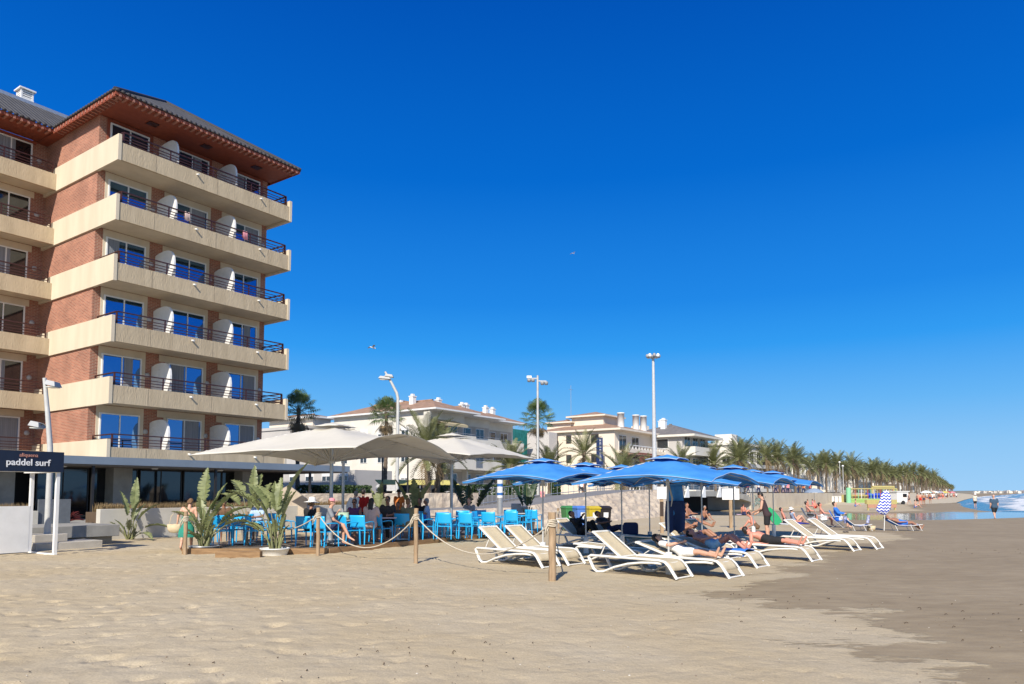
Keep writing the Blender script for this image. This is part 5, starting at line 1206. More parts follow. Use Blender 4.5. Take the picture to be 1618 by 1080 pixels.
# --- sunbathers on loungers (origin = lounger origin; feet towards local +y)
def onl(i,lab,ps,**k):
    p=LP[i]; return person((p.x,p.y,0),-R(LAZ),ps,lab,**k)
onl(3,'woman in a white dress and sunglasses lying with her hands on her belly',pose('lie',-70,pz=.47,knee=.0,arms={'L':((-.26,.06,.25),(-.08,.17,.10)),'R':((.26,.06,.25),(.08,.17,.12))},face=(-.35,.62,.65),fup=(.0,-.8,.5)),clothes=(('dress',wht),),glasses=True,hlen=.04,vox=.0125,sk=skin,w=.93)
onl(5,'swimmer in pale blue trunks lying with one hand behind his head',pose('lie',-70,pz=.47,knee=.22,arms={'L':((-.42,.05,.66),(-.12,-.08,.78)),'R':((.26,.05,.26),(.10,.17,.08))}),clothes=(('trunks',aqua),),vox=.0125,sk=skinr)
onl(6,'man in black shorts leaning on his elbows on a flat lounger',pose('lie',-72,pz=.475,arms={'L':((-.30,-.16,.36),(-.28,-.12,.06)),'R':((.30,-.18,.36),(.28,-.10,.06))},face=(-.5,.5,.35),fup=(0,-.2,1),spread=.02),clothes=(('shorts',blk),),hlen=.0,vox=.0125,sk=skinr,w=1.08)
onl(7,'dark haired man reclining in deep shade in blue shorts',pose('lie',-40,pz=.485,knee=.2,arms={'L':((-.26,.10,.28),(-.06,.26,.22)),'R':((.26,.12,.28),(.08,.28,.26))}),clothes=(('shorts',navy),),glasses=False,sk=skint,hlen=.02,w=1.1)
onl(10,'figure all in black curled up reading on the shaded lounger',pose('lie',-38,pz=.485,knee=.34,legtilt=.0,legs={'L':((-.10,.36,.80),(-.10,.58,.42),(-.1,.72,.40)),'R':((.10,.34,.76),(.10,.62,.42),(.1,.76,.40))},arms={'L':((-.24,.16,.24),(-.10,.36,.34)),'R':((.24,.16,.24),(.10,.36,.34))}),clothes=(('longsleeve',blk),('trousers',blk)),sk=skint)
onl(11,'person in dark clothes reclining below the yellow bin',pose('lie',-42,pz=.485,knee=.1,arms={'L':((-.30,.0,.30),(-.1,.18,.3)),'R':((.30,.0,.30),(.05,.18,.2))}),clothes=(('shirt',darkg),('trousers',navy)),sk=skint,w=1.05)
p=G(1098,850); person((p.x+.1,p.y+.9,.0),-R(118),pose('lie',-38,pz=.485,knee=.1,arms={'L':((-.22,.14,.40),(-.10,.24,.66)),'R':((.24,.14,.36),(.10,.26,.6))}),'person lying in the shade with both hands raised to the face',clothes=(('trunks',brownc),),sk=skint,glasses=True)
# towels, bags, clothes on and about the loungers
def towel(px,py,z,w_,l_,c,lab,seed,az=LAZ,drape=.0,name='beach_towel',pt=None):
    p=pt or G(px,py,z); m=MB(); vs=[]; n=16
    for i in range(n+1):
        for j in range(n+1):
            x=-w_/2+w_*i/n;y=-l_/2+l_*j/n; q=noise.noise((x*3,y*3,seed))*.035+noise.noise((x*8,y*8,seed))*.012
            vs.append((x,y,q+.03-drape*max(0,abs(x)/w_*2-.72)*1.1))
    m.add(vs,[(i*(n+1)+j,(i+1)*(n+1)+j,(i+1)*(n+1)+j+1,i*(n+1)+j+1) for i in range(n) for j in range(n)],True)
    o=m.build(name,c,None,p,-R(az)); o.modifiers.new('s','SOLIDIFY').thickness=.012; return tag(o,lab,'towel')
towel(1180,885,.37,.66,.55,blu,'bright blue towel hanging over the foot of the swimmer\'s lounger',3,drape=.5,pt=LP[5]+Vector((sin(R(LAZ)),cos(R(LAZ)),0))*.62+Vector((0,0,.38)))
towel(1078,856,.40,.62,1.5,C('teal_cloth',(.03,.15,.22)),'dark teal towel spread over the flat shaded lounger',5,drape=.3,pt=LP[12]+Vector((0,0,.37)))
towel(1262,827,.0,1.5,.9,C('royal_cloth',(.04,.05,.40)),'royal blue towel flat on the sand behind the empty loungers',6,100)
towel(1173,813,.0,1.5,.9,C('pink_stripe_cloth',(.68,.35,.42),(.72,.68,.68)),'pink and white towel on the sand left of the standing man',7,100)
towel(1240,828,.0,1.0,.6,C('pale_stripe_cloth',(.5,.6,.66),(.7,.7,.7)),'pale striped towel under the lying bather by the green board',8,100)
p=LP[12]+Vector((-.35,.35,.37)); tag(MB().box(-.24,.24,-.13,.13,.0,.42).build('beach_bag',C('navy_blue_bag',(.015,.03,.10)),None,p,bevel=.08),'square navy beach bag standing on the shaded lounger behind the parasol base','bag')
# hanging blue clothes
p=A(1068,17.3); 
def hung(x0,x1,z0,z1,c,dy,name,seed,lab):
    m=MB(); vs=[];n=14
    for i in range(n+1):
        for j in range(n+1):
            u=i/n; v=j/n; x=x0+(x1-x0)*u+(.04*sin(v*3)*(u-.5)); z=z1+(z0-z1)*v*(1-.10*abs(sin(u*6+seed))); vs.append((x,dy+.05*sin(u*11+seed)*(.3+v),z))
    m.add(vs,[(i*(n+1)+j,(i+1)*(n+1)+j,(i+1)*(n+1)+j+1,i*(n+1)+j+1) for i in range(n) for j in range(n)],True); o=m.build(name,c,None,(p.x,p.y,0)); o.modifiers.new('s','SOLIDIFY').thickness=.012; return tag(o,lab,'towel')
hung(-.17,.17,1.22,1.92,C('mid_blue_cloth',(.05,.24,.55)),0,'hanging_towel',1,'mid blue towel hanging from the rib of the nearest blue parasol')
hung(-.22,.20,.80,1.56,C('deep_navy_cloth',(.012,.03,.10)),-.06,'hanging_clothes',2,'navy clothes hanging below the mid blue towel')
# standing man in black sleeveless top, sleeveless; bends over a bag
p=G(1213,854)
person((p.x,p.y,0),-R(-62),pose('stand',16,arms={'L':((-.24,.10,.24),(-.12,.34,.20)),'R':((.25,.10,.22),(.14,.32,.14))},face=(.0,.75,-.6),fup=(0,.6,.7)),'man standing in a dark sleeveless top and black shorts looking down',clothes=(('vest',C('charcoal_vest',(.05,.03,.035))),('shorts',blk)),vox=.014,sc=1.04)
# others on the beach
def bp(px,py,dz=0): q=G(px,py); return (q.x,q.y,dz)
person(bp(1196,836),-R(-70),pose('ground',30,arms={'L':((-.24,.1,.2),(-.1,.4,.2)),'R':((.24,.1,.2),(.1,.4,.2))}),'sunburnt bather bending forward on the sand beside the standing man',sk=skinr,clothes=(('trunks',brownc),),fingers=False,vox=.02)
person(bp(1176,814),-R(60),pose('ground',-10),'dark haired bather sitting on the pink striped towel',sk=skinr,clothes=(('trunks',navy),),fingers=False,vox=.022)
person(bp(1112,822),-R(150),pose('ground',8),'bather in dark trunks sitting before the dark bridge opening',sk=skint,clothes=(('trunks',navy),),hair=hairg,fingers=False,vox=.022)
person(bp(1241,826),-R(100),pose('lie',-20,pz=.12),'bather lying on one side on the pale striped towel',sk=skinr,clothes=(('trunks',navy),),fingers=False,vox=.022)
person(bp(1256,826),-R(80),pose('ground',-20),'bather in a white hat sitting beside the royal blue towel',sk=skin,clothes=(('vest',lblue),),hat=('sun',wht),fingers=False,vox=.022)
def beach_chair(px,py,az,c,lab,legsm=galv):
    q=G(px,py); t=empty('beach_chair',(q.x,q.y,0),-R(az)); tag(t,lab,'chair')
    m=MB()
    for sx in (-.27,.27): m.tube([(sx,.25,.0),(sx,-.2,.42),(sx,-.42,.85)],.014,6).tube([(sx,-.3,0),(sx,.25,.36)],.014,6).tube([(sx,-.26,.56),(sx,.2,.54),(sx,.25,.36)],.016,6)
    for y,z in ((.25,0.01),(-.3,0.01),(-.42,.85),(.25,.36)): m.tube([(-.27,y,z),(.27,y,z)],.013,6)
    m.build('chair_frame',legsm,t)
    m=MB(); n=8; vs=[]
    pr=[(.25,.37),(.1,.33),(-.08,.32),(-.2,.40),(-.30,.60),(-.42,.85)]
    for y,z in pr:
        for j in range(5): vs.append((-.26+.13*j,y,z-.02*cos((j/4-.5)*PI)))
    m.add(vs,[(i*5+j,i*5+j+1,i*5+j+6,i*5+j+5) for i in range(5) for j in range(4)],True); o=m.build('chair_fabric',c,t); o.modifiers.new('s','SOLIDIFY').thickness=.008
    return (q.x,q.y,0)
def sitb(px,py,az,lab,cc,clab,**k):
    x,y,_=beach_chair(px,py,az,cc,clab); k.setdefault('fingers',False); k.setdefault('vox',.02)
    return person((x,y,0),-R(az),pose('chair',-14,pz=.44,arms={'L':((-.26,.1,.24),(-.24,.32,.16)),'R':((.26,.1,.24),(.24,.32,.16))}),lab,**k)
sitb(1279,825,100,'bather in a beach chair with a pale blue cloth behind the left empty lounger',lblue,'pale blue low beach chair at the edge of the lagoon',sk=skinr,clothes=(('shorts',darkg),))
sitb(1301,831,110,'sunburnt man sitting in a white beach chair above the empty loungers',wht,'white low beach chair behind the two empty loungers',sk=skinr,clothes=(('trunks',wht),),w=1.1)
sitb(1325,833,120,'bather in a bright blue shirt seated with legs towards the camera',blu,'blue low beach chair beside the seated person in a blue shirt',sk=skin,clothes=(('longsleeve',blu),('trunks',wht)),w=1.15,sc=1.05)
sitb(1090,832,125,'bather leaning back in the coral chair near the white cloth',pk,'coral pink beach chair near the notice post',sk=skint,clothes=(('trunks',navy),))
towel(1093,833,.30,.7,.6,wht,'white cloth over the lap of the bather in the coral chair',11,120,.3)
person(bp(1288,803),-R(150),pose('ground',-5),'bather sitting below the small grey sunshade across the lagoon',sk=skinr,clothes=(('trunks',redc),),fingers=False,vox=.03)
# green body board leaning, basket, slippers
p=G(1232,829); m=MB(); vs=[];n=10
pr=[(0,.0),(.22,.02),(.27,.3),(.27,.75),(.2,1.0),(0,1.08),(-.2,1.0),(-.27,.75),(-.27,.3),(-.22,.02)]
for k in (0,1): vs+=[(x,.05*k,z) for x,z in pr]
m.add(vs,[tuple(range(9,-1,-1)),tuple(range(10,20))]+[(i,(i+1)%10,(i+1)%10+10,i+10) for i in range(10)])
o=m.build('body_board',C('green_foam',(.02,.32,.13)),None,(p.x,p.y,.05)); o.rotation_euler=(R(-20),R(-32),R(20)); tag(o,'green body board leaning beside the right parasol pole','body board')
p=G(1377,838); tag(MB().lathe([(0,0),(.16,0),(.19,.22),(.17,.22),(.14,.02)],16).build('straw_basket',straw,None,(p.x,p.y,0)),'small straw basket on the sand beside the blue folding lounger','basket')
for px,py,l in ((1334,841,'dark slippers on the sand left of the blue folding lounger'),):
    p=G(px,py); tag(MB().ell((0,0,.02),.05,.13,.03).ell((.14,.03,.02),.05,.13,.03).build('slippers',blackm,None,p),l,'slippers')
def folding_bed(px,py,az,c,lab,L=1.6):
    q=G(px,py); t=empty('folding_lounger',(q.x,q.y,0),-R(az)); tag(t,lab,'folding lounger'); m=MB()
    for sx in (-.28,.28): m.tube([(sx,-L/2,.52),(sx,-L*.2,.26),(sx,L*.25,.25),(sx,L/2,.30)],.014,6)
    for y in (-L*.3,L*.15,L*.4):
        for sx in (-.28,.28): m.tube([(sx,y,.26),(sx,y+.12,0)],.012,6)
        m.tube([(-.28,y+.12,.01),(.28,y+.12,.01)],.012,6)
    m.build('bed_frame',white,t); m=MB(); vs=[]
    pr=[(-L/2,.52),(-L*.35,.38),(-L*.2,.26),(0,.23),(L*.25,.245),(L/2,.30)]
    for y,z in pr:
        for j in range(5): vs.append((-.27+.135*j,y,z-.03*cos((j/4-.5)*PI)))
    m.add(vs,[(i*5+j,i*5+j+1,i*5+j+6,i*5+j+5) for i in range(5) for j in range(4)],True); o=m.build('bed_fabric',c,t); o.modifiers.new('s','SOLIDIFY').thickness=.01
    return (q.x,q.y,0)
x,y,_=folding_bed(1355,838,95,blu,'empty blue folding lounger by the straw basket',1.1)
tag(MB().tube([(0,-.5,.3),(0,-.56,.62)],.09,8).tube([(0,.46,.3),(0,.52,.66)],.07,8).build('rolled_towel',C('navy_white_cloth',(.03,.06,.3),(.6,.6,.65)),None,(x,y,.05),-R(95)),'rolled navy and white towels at both ends of the blue folding lounger','towel')
x,y,_=folding_bed(1427,838,97,blu,'blue folding lounger under the man lying near the zigzag parasol',1.5)
person((x-.05,y,.0),-R(97),pose('lie',-72,pz=.36,legtilt=-.22),'tanned man in blue trunks lying on a folding lounger near the water',sk=skint,clothes=(('trunks',blu),),hair=hairb,fingers=False,vox=.018,w=1.15)
# folded zigzag parasol
p=G(1397,838); t=empty('striped_parasol',p); t.scale=(.86,.86,.86); tag(t,'folded blue and white zigzag parasol leaning on a white pole','parasol')
zm=mat('zigzag_fabric',(.70,.72,.78),.8); tt=zm.node_tree; b=tt.nodes['Principled BSDF']; L_=tt.links
tc=nn(tt,'TexCoord'); sp=nn(tt,'SeparateXYZ'); L_.new(tc.outputs['Object'],sp.inputs[0])
pp=nn(tt,'Math',operation='PINGPONG'); pp.inputs[1].default_value=.09; L_.new(sp.outputs[0],pp.inputs[0])
ad=nn(tt,'Math',operation='ADD'); L_.new(pp.outputs[0],ad.inputs[0]); L_.new(sp.outputs[2],ad.inputs[1])
ml=nn(tt,'Math',operation='MULTIPLY'); ml.inputs[1].default_value=6.2; L_.new(ad.outputs[0],ml.inputs[0]); fr=nn(tt,'Math',operation='FRACT'); L_.new(ml.outputs[0],fr.inputs[0])
gt=nn(tt,'Math',operation='GREATER_THAN'); gt.inputs[1].default_value=.5; L_.new(fr.outputs[0],gt.inputs[0])
mx=nn(tt,'MixRGB'); mx.inputs[1].default_value=(.74,.75,.80,1); mx.inputs[2].default_value=(.02,.05,.42,1); L_.new(gt.outputs[0],mx.inputs[0]); L_.new(mx.outputs[0],b.inputs['Base Color'])
MB().tube([(0,0,0),(.14,0,2.0)],.02,8).build('pole',white,t)
m=MB(); vs=[];n=28; prof=[(.03,2.15,.16),(.16,2.08,.16),(.26,1.85,.15),(.30,1.55,.12),(.36,1.3,.04),(.36,1.1,-.03),(.22,.92,-.02),(.08,.85,.03)]
for r_,z,ox in prof:
    for k in range(n): a=2*PI*k/n; q=1+.16*sin(a*6); vs.append((ox+r_*cos(a)*q,r_*.55*sin(a)*q,z))
m.add(vs,[(i*n+k,i*n+(k+1)%n,(i+1)*n+(k+1)%n,(i+1)*n+k) for i in range(len(prof)-1) for k in range(n)],True); m.build('folded_canopy',zm,t)
# walkers at the water's edge
q=G(1572,819); person((q.x,q.y,-.12),-R(10),pose('walk',4),'walker in a dark blue top and black shorts wading in the lagoon',clothes=(('shirt',C('slate_blue_cloth',(.04,.08,.13))),('shorts',blk)),hair=None,sk=skin,fingers=False,vox=.022,w=1.25)
q=G(1541,801); q.y=min(q.y,95); person((q.x,q.y,-.1),-R(170),pose('stand',3),'walker in a cream top and dark shorts standing by the surf',clothes=(('shirt',C('cream_cloth',(.62,.60,.48))),('shorts',blk)),hat=('sun',wht),sk=skin,fingers=False,vox=.03,w=1.2)
# ================================================================ BACKGROUND: buildings, lamps, far beach
def bldg(px,Y,lab,name='apartment_block'):
    p=A(px,Y,ZP); t=empty(name,(p.x,p.y,ZP),HR); tag(t,lab,'building'); return t
def hiproof(parent,x0,x1,y0,y1,z,slope,m,ov=.6,th=.22,edge=white,ridge_dir='y'):
    x0-=ov;x1+=ov;y0-=ov;y1+=ov
    q=MB(); q.box(x0,x1,y0,y1,z-th,z); q.build('roof_edge',edge,parent)
    w=min(x1-x0,y1-y0)/2; zt=z+w*slope; m_=MB(); z+=.004
    if (x1-x0)<(y1-y0): a=((x0+x1)/2,y0+w,zt); b=((x0+x1)/2,y1-w,zt); F_=[((x0,y0,z),(x1,y0,z),a),((x1,y0,z),(x1,y1,z),b,a),((x1,y1,z),(x0,y1,z),b),((x0,y1,z),(x0,y0,z),a,b)]
    else: a=(x0+w,(y0+y1)/2,zt); b=(x1-w,(y0+y1)/2,zt); F_=[((x0,y0,z),(x1,y0,z),b,a),((x1,y0,z),(x1,y1,z),b),((x1,y1,z),(x0,y1,z),a,b),((x0,y1,z),(x0,y0,z),a)]
    for f in F_: m_.add(list(f),[tuple(range(len(f)))])
    m_.tube([a,b],.14,6)
    r=m_.build('roof',m,parent); return r,zt
def chimney(parent,x,y,z,w,h,round_=False):
    m=MB()
    if round_: m.lathe([(w/2,0),(w/2,h),(w*.56,h),(w*.56,h+.15),(0,h+.16)],16,(x,y,z))
    else: m.box(x-w/2,x+w/2,y-w/2,y+w/2,z,z+h).box(x-w*.6,x+w*.6,y-w*.6,y+w*.6,z+h,z+h+.12).box(x-w*.3,x+w*.3,y-w*.3,y+w*.3,z+h+.12,z+h+.35)
    m.build('chimney',white,parent)
def aw(px,Y): return A(px,Y,ZP)
dwin=glass_mat('far_window_glass',(.03,.033,.036),(.5,.55,.6),.09,.1)
awn=mat('tan_awning',(.50,.42,.26),.85)
# --- block 1
B=bldg(672,78,'long white apartment block with terracotta roof, chimneys and stepped balconies')
zr=Zof(646,78)-ZP; Lb=19.5; Wb=14.5
MB().box(0,Lb*.33,0,Wb,0,zr).box(Lb*.33,Lb*.66,1.2,Wb,0,zr-.01).box(Lb*.66,Lb,2.4,Wb,0,zr-.02).build('wall',whitep,B)
fh=(zr-.2)/3.4
for k in range(4):
    z=k*fh+.9
    if z+1.2>zr: break
    for i,y in enumerate((3.0,6.6,9.4,12.6)):
        window(B,(-.003,y,z),1.15,1.25,2,rz=R(-90),gm_=dwin,blind=.55 if (i+k)%2 else .3,depth=.06)
for s in range(3):
    x0=Lb*s/3; y0=1.2*s
    for k in range(3):
        z=k*fh+.4 if k else .2; zt_=z+fh-.55
        MB().box(x0+.25,x0+Lb/3-.3,y0-.01,y0+.02,z+.3,z+2.35).build('recess',mat('beige_recess_paint',(.50,.44,.37),.9),B)  # flat beige panel on the wall behind each balcony
        MB().box(x0+.1,x0+Lb/3-.02,y0-1.75,y0-.012,z-.25,z+.02).box(x0+.1,x0+Lb/3-.02,y0-1.75,y0-1.6,z+.021,z+.85).build('balcony',whitep,B)
        MB().tube([(x0+.2,y0-1.68,z+1.05),(x0+Lb/3-.1,y0-1.68,z+1.05)],.03,5).build('handrail',galv,B)
        window(B,(x0+1.6,y0-.014,z+.05),2.2,2.1,2,gm_=dwin,depth=.05); window(B,(x0+4.4,y0-.014,z+.05),1.6,2.1,2,gm_=dwin,depth=.05)
        if (s,k) in ((0,2),(2,1),(0,1),(2,0)): 
            m=MB(); m.add([(x0+.8,y0-.1,z+2.5),(x0+4.8,y0-.1,z+2.5),(x0+4.8,y0-1.9,z+1.95),(x0+.8,y0-1.9,z+1.95),(x0+.8,y0-1.9,z+1.7),(x0+4.8,y0-1.9,z+1.7)],[(0,1,2,3),(3,2,5,4)]); m.build('awning',awn,B).modifiers.new('s','SOLIDIFY').thickness=.03
    m=MB(); m.add([(x0-.12,y0-1.9,.0),(x0-.12,y0+.0,0),(x0-.12,y0,zr-.3),(x0-.12,y0-.9,zr-.3),(x0-.12,y0-.5,fh*2.2),(x0-.12,y0-1.9,fh*1.9)],[(0,1,2,3,4,5)]); o=m.build('fin_wall',whitep,B); o.modifiers.new('s','SOLIDIFY').thickness=.25
    hiproof(B,x0-.1,x0+Lb/3+.1,y0-1.4,Wb+ (2-s)*.01,zr+.05-.02*s,.36,terra,.5,.17)
hiproof(B,0,Lb,3.5,Wb+.3,zr+.2,.33,terra,.1,.17)
for x,y,h in ((2.2,4,1.5),(6.6,4,1.6),(10.5,3.6,1.3),(11.3,3.6,1.3),(16,4.2,1.6),(18,4.6,1.6),(4.5,8.,1.2)): chimney(B,x,y,zr+.9,.55,h*.62)
# low wing to the left of block 1 and far fragment
B=bldg(560,70,'low white wing with shuttered windows behind the hedge'); MB().box(-.0,5,0,13,0,Zof(742,70)-ZP).build('wall',greyp,B)
for i in range(5): window(B,(-.003,1.5+i*2.5,1.3),1.3,1.2,2,rz=R(-90),gm_=dwin,blind=.6,depth=.06)
B=bldg(492,95,'distant villa with a brown roof just right of the hotel balconies'); zz=Zof(657,95)-ZP; MB().box(0,3,0,9,0,zz).build('wall',whitep2,B); hiproof(B,0,3,0,9,zz,.2,terra,.7)
for k in range(2):
    for y in (2,5,7): window(B,(-.003,y,1.5+k*3.2),1.1,1.3,2,rz=R(-90),gm_=dwin,depth=.06)
B=bldg(482,86,'pale flat roofed house just right of the hotel behind the fan palm'); zz=Zof(676,86)-ZP; MB().box(0,6,0,9,0,zz).box(-.15,6.1,-.2,9.1,zz,zz+.35).build('wall',greyp,B)
for y in (2,5,7): window(B,(-.003,y,zz-2.4),1.1,1.3,2,rz=R(-90),gm_=dwin,depth=.06)
# --- block 2
B=bldg(972,95,'warm white apartment block with orange tiled roof, turret and three round chimneys'); zr=Zof(676,95)-ZP; Lb=13; Wb=12.6
MB().box(0,Lb,0,Wb,0,zr).build('wall',whitep2,B)
fh=zr/3.2
for k in range(3):
    z=zr-1.75-k*fh*.98
    for i,y in enumerate((2.9,6.9,9.2,11.4)): 
        if z>0: window(B,(-.003,y,z),1.15 if i!=1 else .8,1.1,2 if i!=1 else 1,rz=R(-90),fm=mat('brown_frame',(.10,.07,.05),.5),gm_=dwin,depth=.05)
for k in range(3):
    z=zr-2.9-k*fh; 
    if z<0: z=.2
    MB().box(.4,Lb,-1.9,-.005,z-.3,z).box(.4,Lb,-1.9,-1.78,z,z+.25).build('balcony',whitep2,B)
    if k==0:
        m=MB(); m.add([(.1,-2.1,z-.5),(Lb,-2.1,z-.5),(Lb,-.9,z+.1),(.1,-.9,z+.1)],[(0,1,2,3)]); m.build('tiled_skirt',terra,B).modifiers.new('s','SOLIDIFY').thickness=.15
    for j in range(14): MB().lathe([(.05,0),(.09,.2),(.05,.45),(.08,.6)],8,(.6+j*.92,-1.84,z+.02)).build('baluster',white,B)
    MB().box(.4,Lb,-1.93,-1.75,z+.62,z+.72).build('handrail',white,B)
    window(B,(2.2,-.008,z+.02),2.2,2.1,2,gm_=dwin,depth=.05); window(B,(6.,-.008,z+.02),2.2,2.1,2,gm_=dwin,depth=.05)
    if k: o=MB().add([(3,-1.9,z+2.5),(8,-1.9,z+2.5),(8,-2.2,z+.9),(3,-2.2,z+.9)],[(0,1,2,3)]).build('awning',mat('rust_awning',(.22,.07,.045),.85),B)
hiproof(B,0,Lb,-.6,Wb,zr,.24,terra,.5,.25,whitep2)
MB().box(3.5,8.5,3.5,8.5,zr,zr+2.3).build('turret',whitep2,B); hiproof(B,3.5,8.5,3.5,8.5,zr+2.3,.24,terra,.6,.2,whitep2); MB().box(3.2,7.5,8.5,12.4,zr,zr+1.6).build('turret_wing',whitep2,B); hiproof(B,3.2,7.5,8.5,12.0,zr+1.6,.2,terra,.5,.2,whitep2)
for x,y,h in ((3.4,.8,2.0),(8,.8,2.1),(9.8,.5,2.1)): chimney(B,x,y,zr+.2,.92,h,True)
MB().tube([(5,9.5,zr+2),(5,9.5,zr+7)],.03,5).tube([(4.4,9.5,zr+6.4),(5.6,9.5,zr+6.4)],.02,4).build('aerial',galv,B)
# blue vertical sign
p=A(948,93.0,ZP); t=empty('vertical_sign',p,HR-R(20)); tag(t,'tall navy vertical sign with small white lettering on the warm white block','sign')
z0=Zof(734,93)-ZP;z1=Zof(691,93)-ZP; s_=MB().box(-.42,.42,-.15,.15,z0,z1).build('sign_board',mat('sign_navy',(.02,.04,.14),.5),t)
for a_ in (-.38,): MB().tube([(-.38,0,0),(-.38,0,z0)],.07,6).tube([(.38,0,0),(.38,0,z0)],.07,6).build('post',galv,t)
m=MB(); rr=random.Random(3)                            # unreadable at this distance in the photo: letter sized marks
for k in range(7):
    zc_=z1-.35-k*.42
    m.box(-.13,-.07,-.158,-.151,zc_-.14,zc_+.14).box(.05,.11,-.158,-.151,zc_-.14,zc_+.14)
    m.box(-.07,.05,-.158,-.151,zc_+(.08 if k%2 else -.03),zc_+(.14 if k%2 else .03))
m.build('lettering',white,s_)
# --- block 3
B=bldg(1079,102,'pale block with dark grey hip roof behind the tall mast'); zr=Zof(686,102)-ZP
MB().box(0,10,0,9,0,zr).build('wall',greyp,B)
for k in range(3):
    z=zr-1.9-k*3.0
    if z<0: continue
    window(B,(-.003,4.6 if k==0 else 2.2,z),5.2 if k==0 else 1.4,1.4,3,rz=R(-90),gm_=dwin,depth=.06); window(B,(-.003,7.6,z),1.0,1.3,1,rz=R(-90),gm_=dwin,depth=.06)
    MB().box(.3,10,-1.8,-.006,z-1.0,z+.2).build('balcony',whitep,B)
    for x in (1.8,4.8,7.8): window(B,(x,-.008,z+.21),2.2,1.5,2,gm_=dwin,depth=.05)
hiproof(B,0,10,-1.4,9,zr,.34,greytile,.7,.3,whitep)
for x,y in ((3,4),(4.5,5)): chimney(B,x,y,zr+1.0,.7,1.4)
# --- further blocks behind the palm rows
FB=[(1172,122,702,15,10,'white flat roofed block rising behind the first dense palms',whitep),(1128,112,738,10,9,'low white block between the grey roofed block and the palms',whitep),(1236,150,732,22,10,'long white block behind the palms right of the parasols',whitep),(1296,185,742,24,11,'pinkish block behind the palm trunks',whitep2),
    (1352,230,746,30,12,'white block behind the palms above the playground',whitep),(1402,300,752,34,12,'cream block behind the palms further along',whitep2),(1210,132,742,12,8,'small pink house behind the palms',mat('pink_plaster',(.60,.40,.34),.9)),
    (1436,420,757,30,14,'white block seen above the far palms',whitep),(1482,900,752,34,40,'large white hotel block above the far end of the palms',whitep),(1497,1050,765,26,30,'low pinkish buildings beside the far white hotel',whitep2),(1030,118,690,9,8,'pale house rear of the tall mast',whitep2)]
for i,(px,Y,yt,L,W,lab,wm) in enumerate(FB):
    B=bldg(px,Y,lab); zz=Zof(yt,Y)-ZP; MB().box(0,L,0,W,0,zz).box(-.3,L+.3,-.3,W+.3,zz,zz+.35).box(L*.3,L*.5,W*.3,W*.6,zz+.35,zz+2.2).build('wall',wm,B)
    nf=max(1,int(zz/3.0)); fh=zz/nf; nc=min(7,max(2,int(L/3.6))) 
    for k in range(nf):
        MB().box(.2,L-.2,-1.4,-.01,k*fh+fh*.0+.3,k*fh+.9).build('balcony',wm,B)
        for c in range(nc): window(B,((c+.5)*L/nc,-.004,k*fh+.95),L/nc*.55,fh*.55,2,gm_=dwin,depth=.1)
        for c in range(2): window(B,(-.004,(c+.5)*W/2,k*fh+.95),1.4,1.3,2,rz=R(-90),gm_=dwin,depth=.06)
# scaffold net on block between 1 and 2
p=A(800,99,ZP); t=empty('scaffold',p,HR); tag(t,'scaffold wrapped in turquoise green netting between the two apartment blocks','scaffold')
zz=Zof(676,99)-ZP; netm=mat('green_net',(.05,.36,.30),.8,(.03,.24,.20),scale=2,trans=.4)
m=MB(); strip(m,[(0,0,.2),(9,0,.2)],[(0,0,zz),(9,0,zz)],30,16,.25,.8); m.build('net',netm,t)
m=MB()
for i in range(5):
    m.tube([(i*2.25,.3,0),(i*2.25,.3,zz+.6)],.05,5)
for k in range(5): m.tube([(0,.32,k*zz/4),(9,.32,k*zz/4)],.05,5)
m.build('tube_frame',galv,t)
p=A(868,97,ZP); B=empty('stair_tower',p,HR); tag(B,'narrow pale stair tower between the scaffold net and the warm white block','building'); zz=Zof(682,97)-ZP
MB().box(0,2,0,3.5,zz-4.4,zz).build('wall',mat('pale_pink_plaster',(.58,.55,.52),.9),B); MB().box(.2,.5,.2,.5,0,zz-4.4).box(.2,.5,3,3.3,0,zz-4.4).box(1.5,1.8,.2,.5,0,zz-4.4).build('pier',whitep,B)
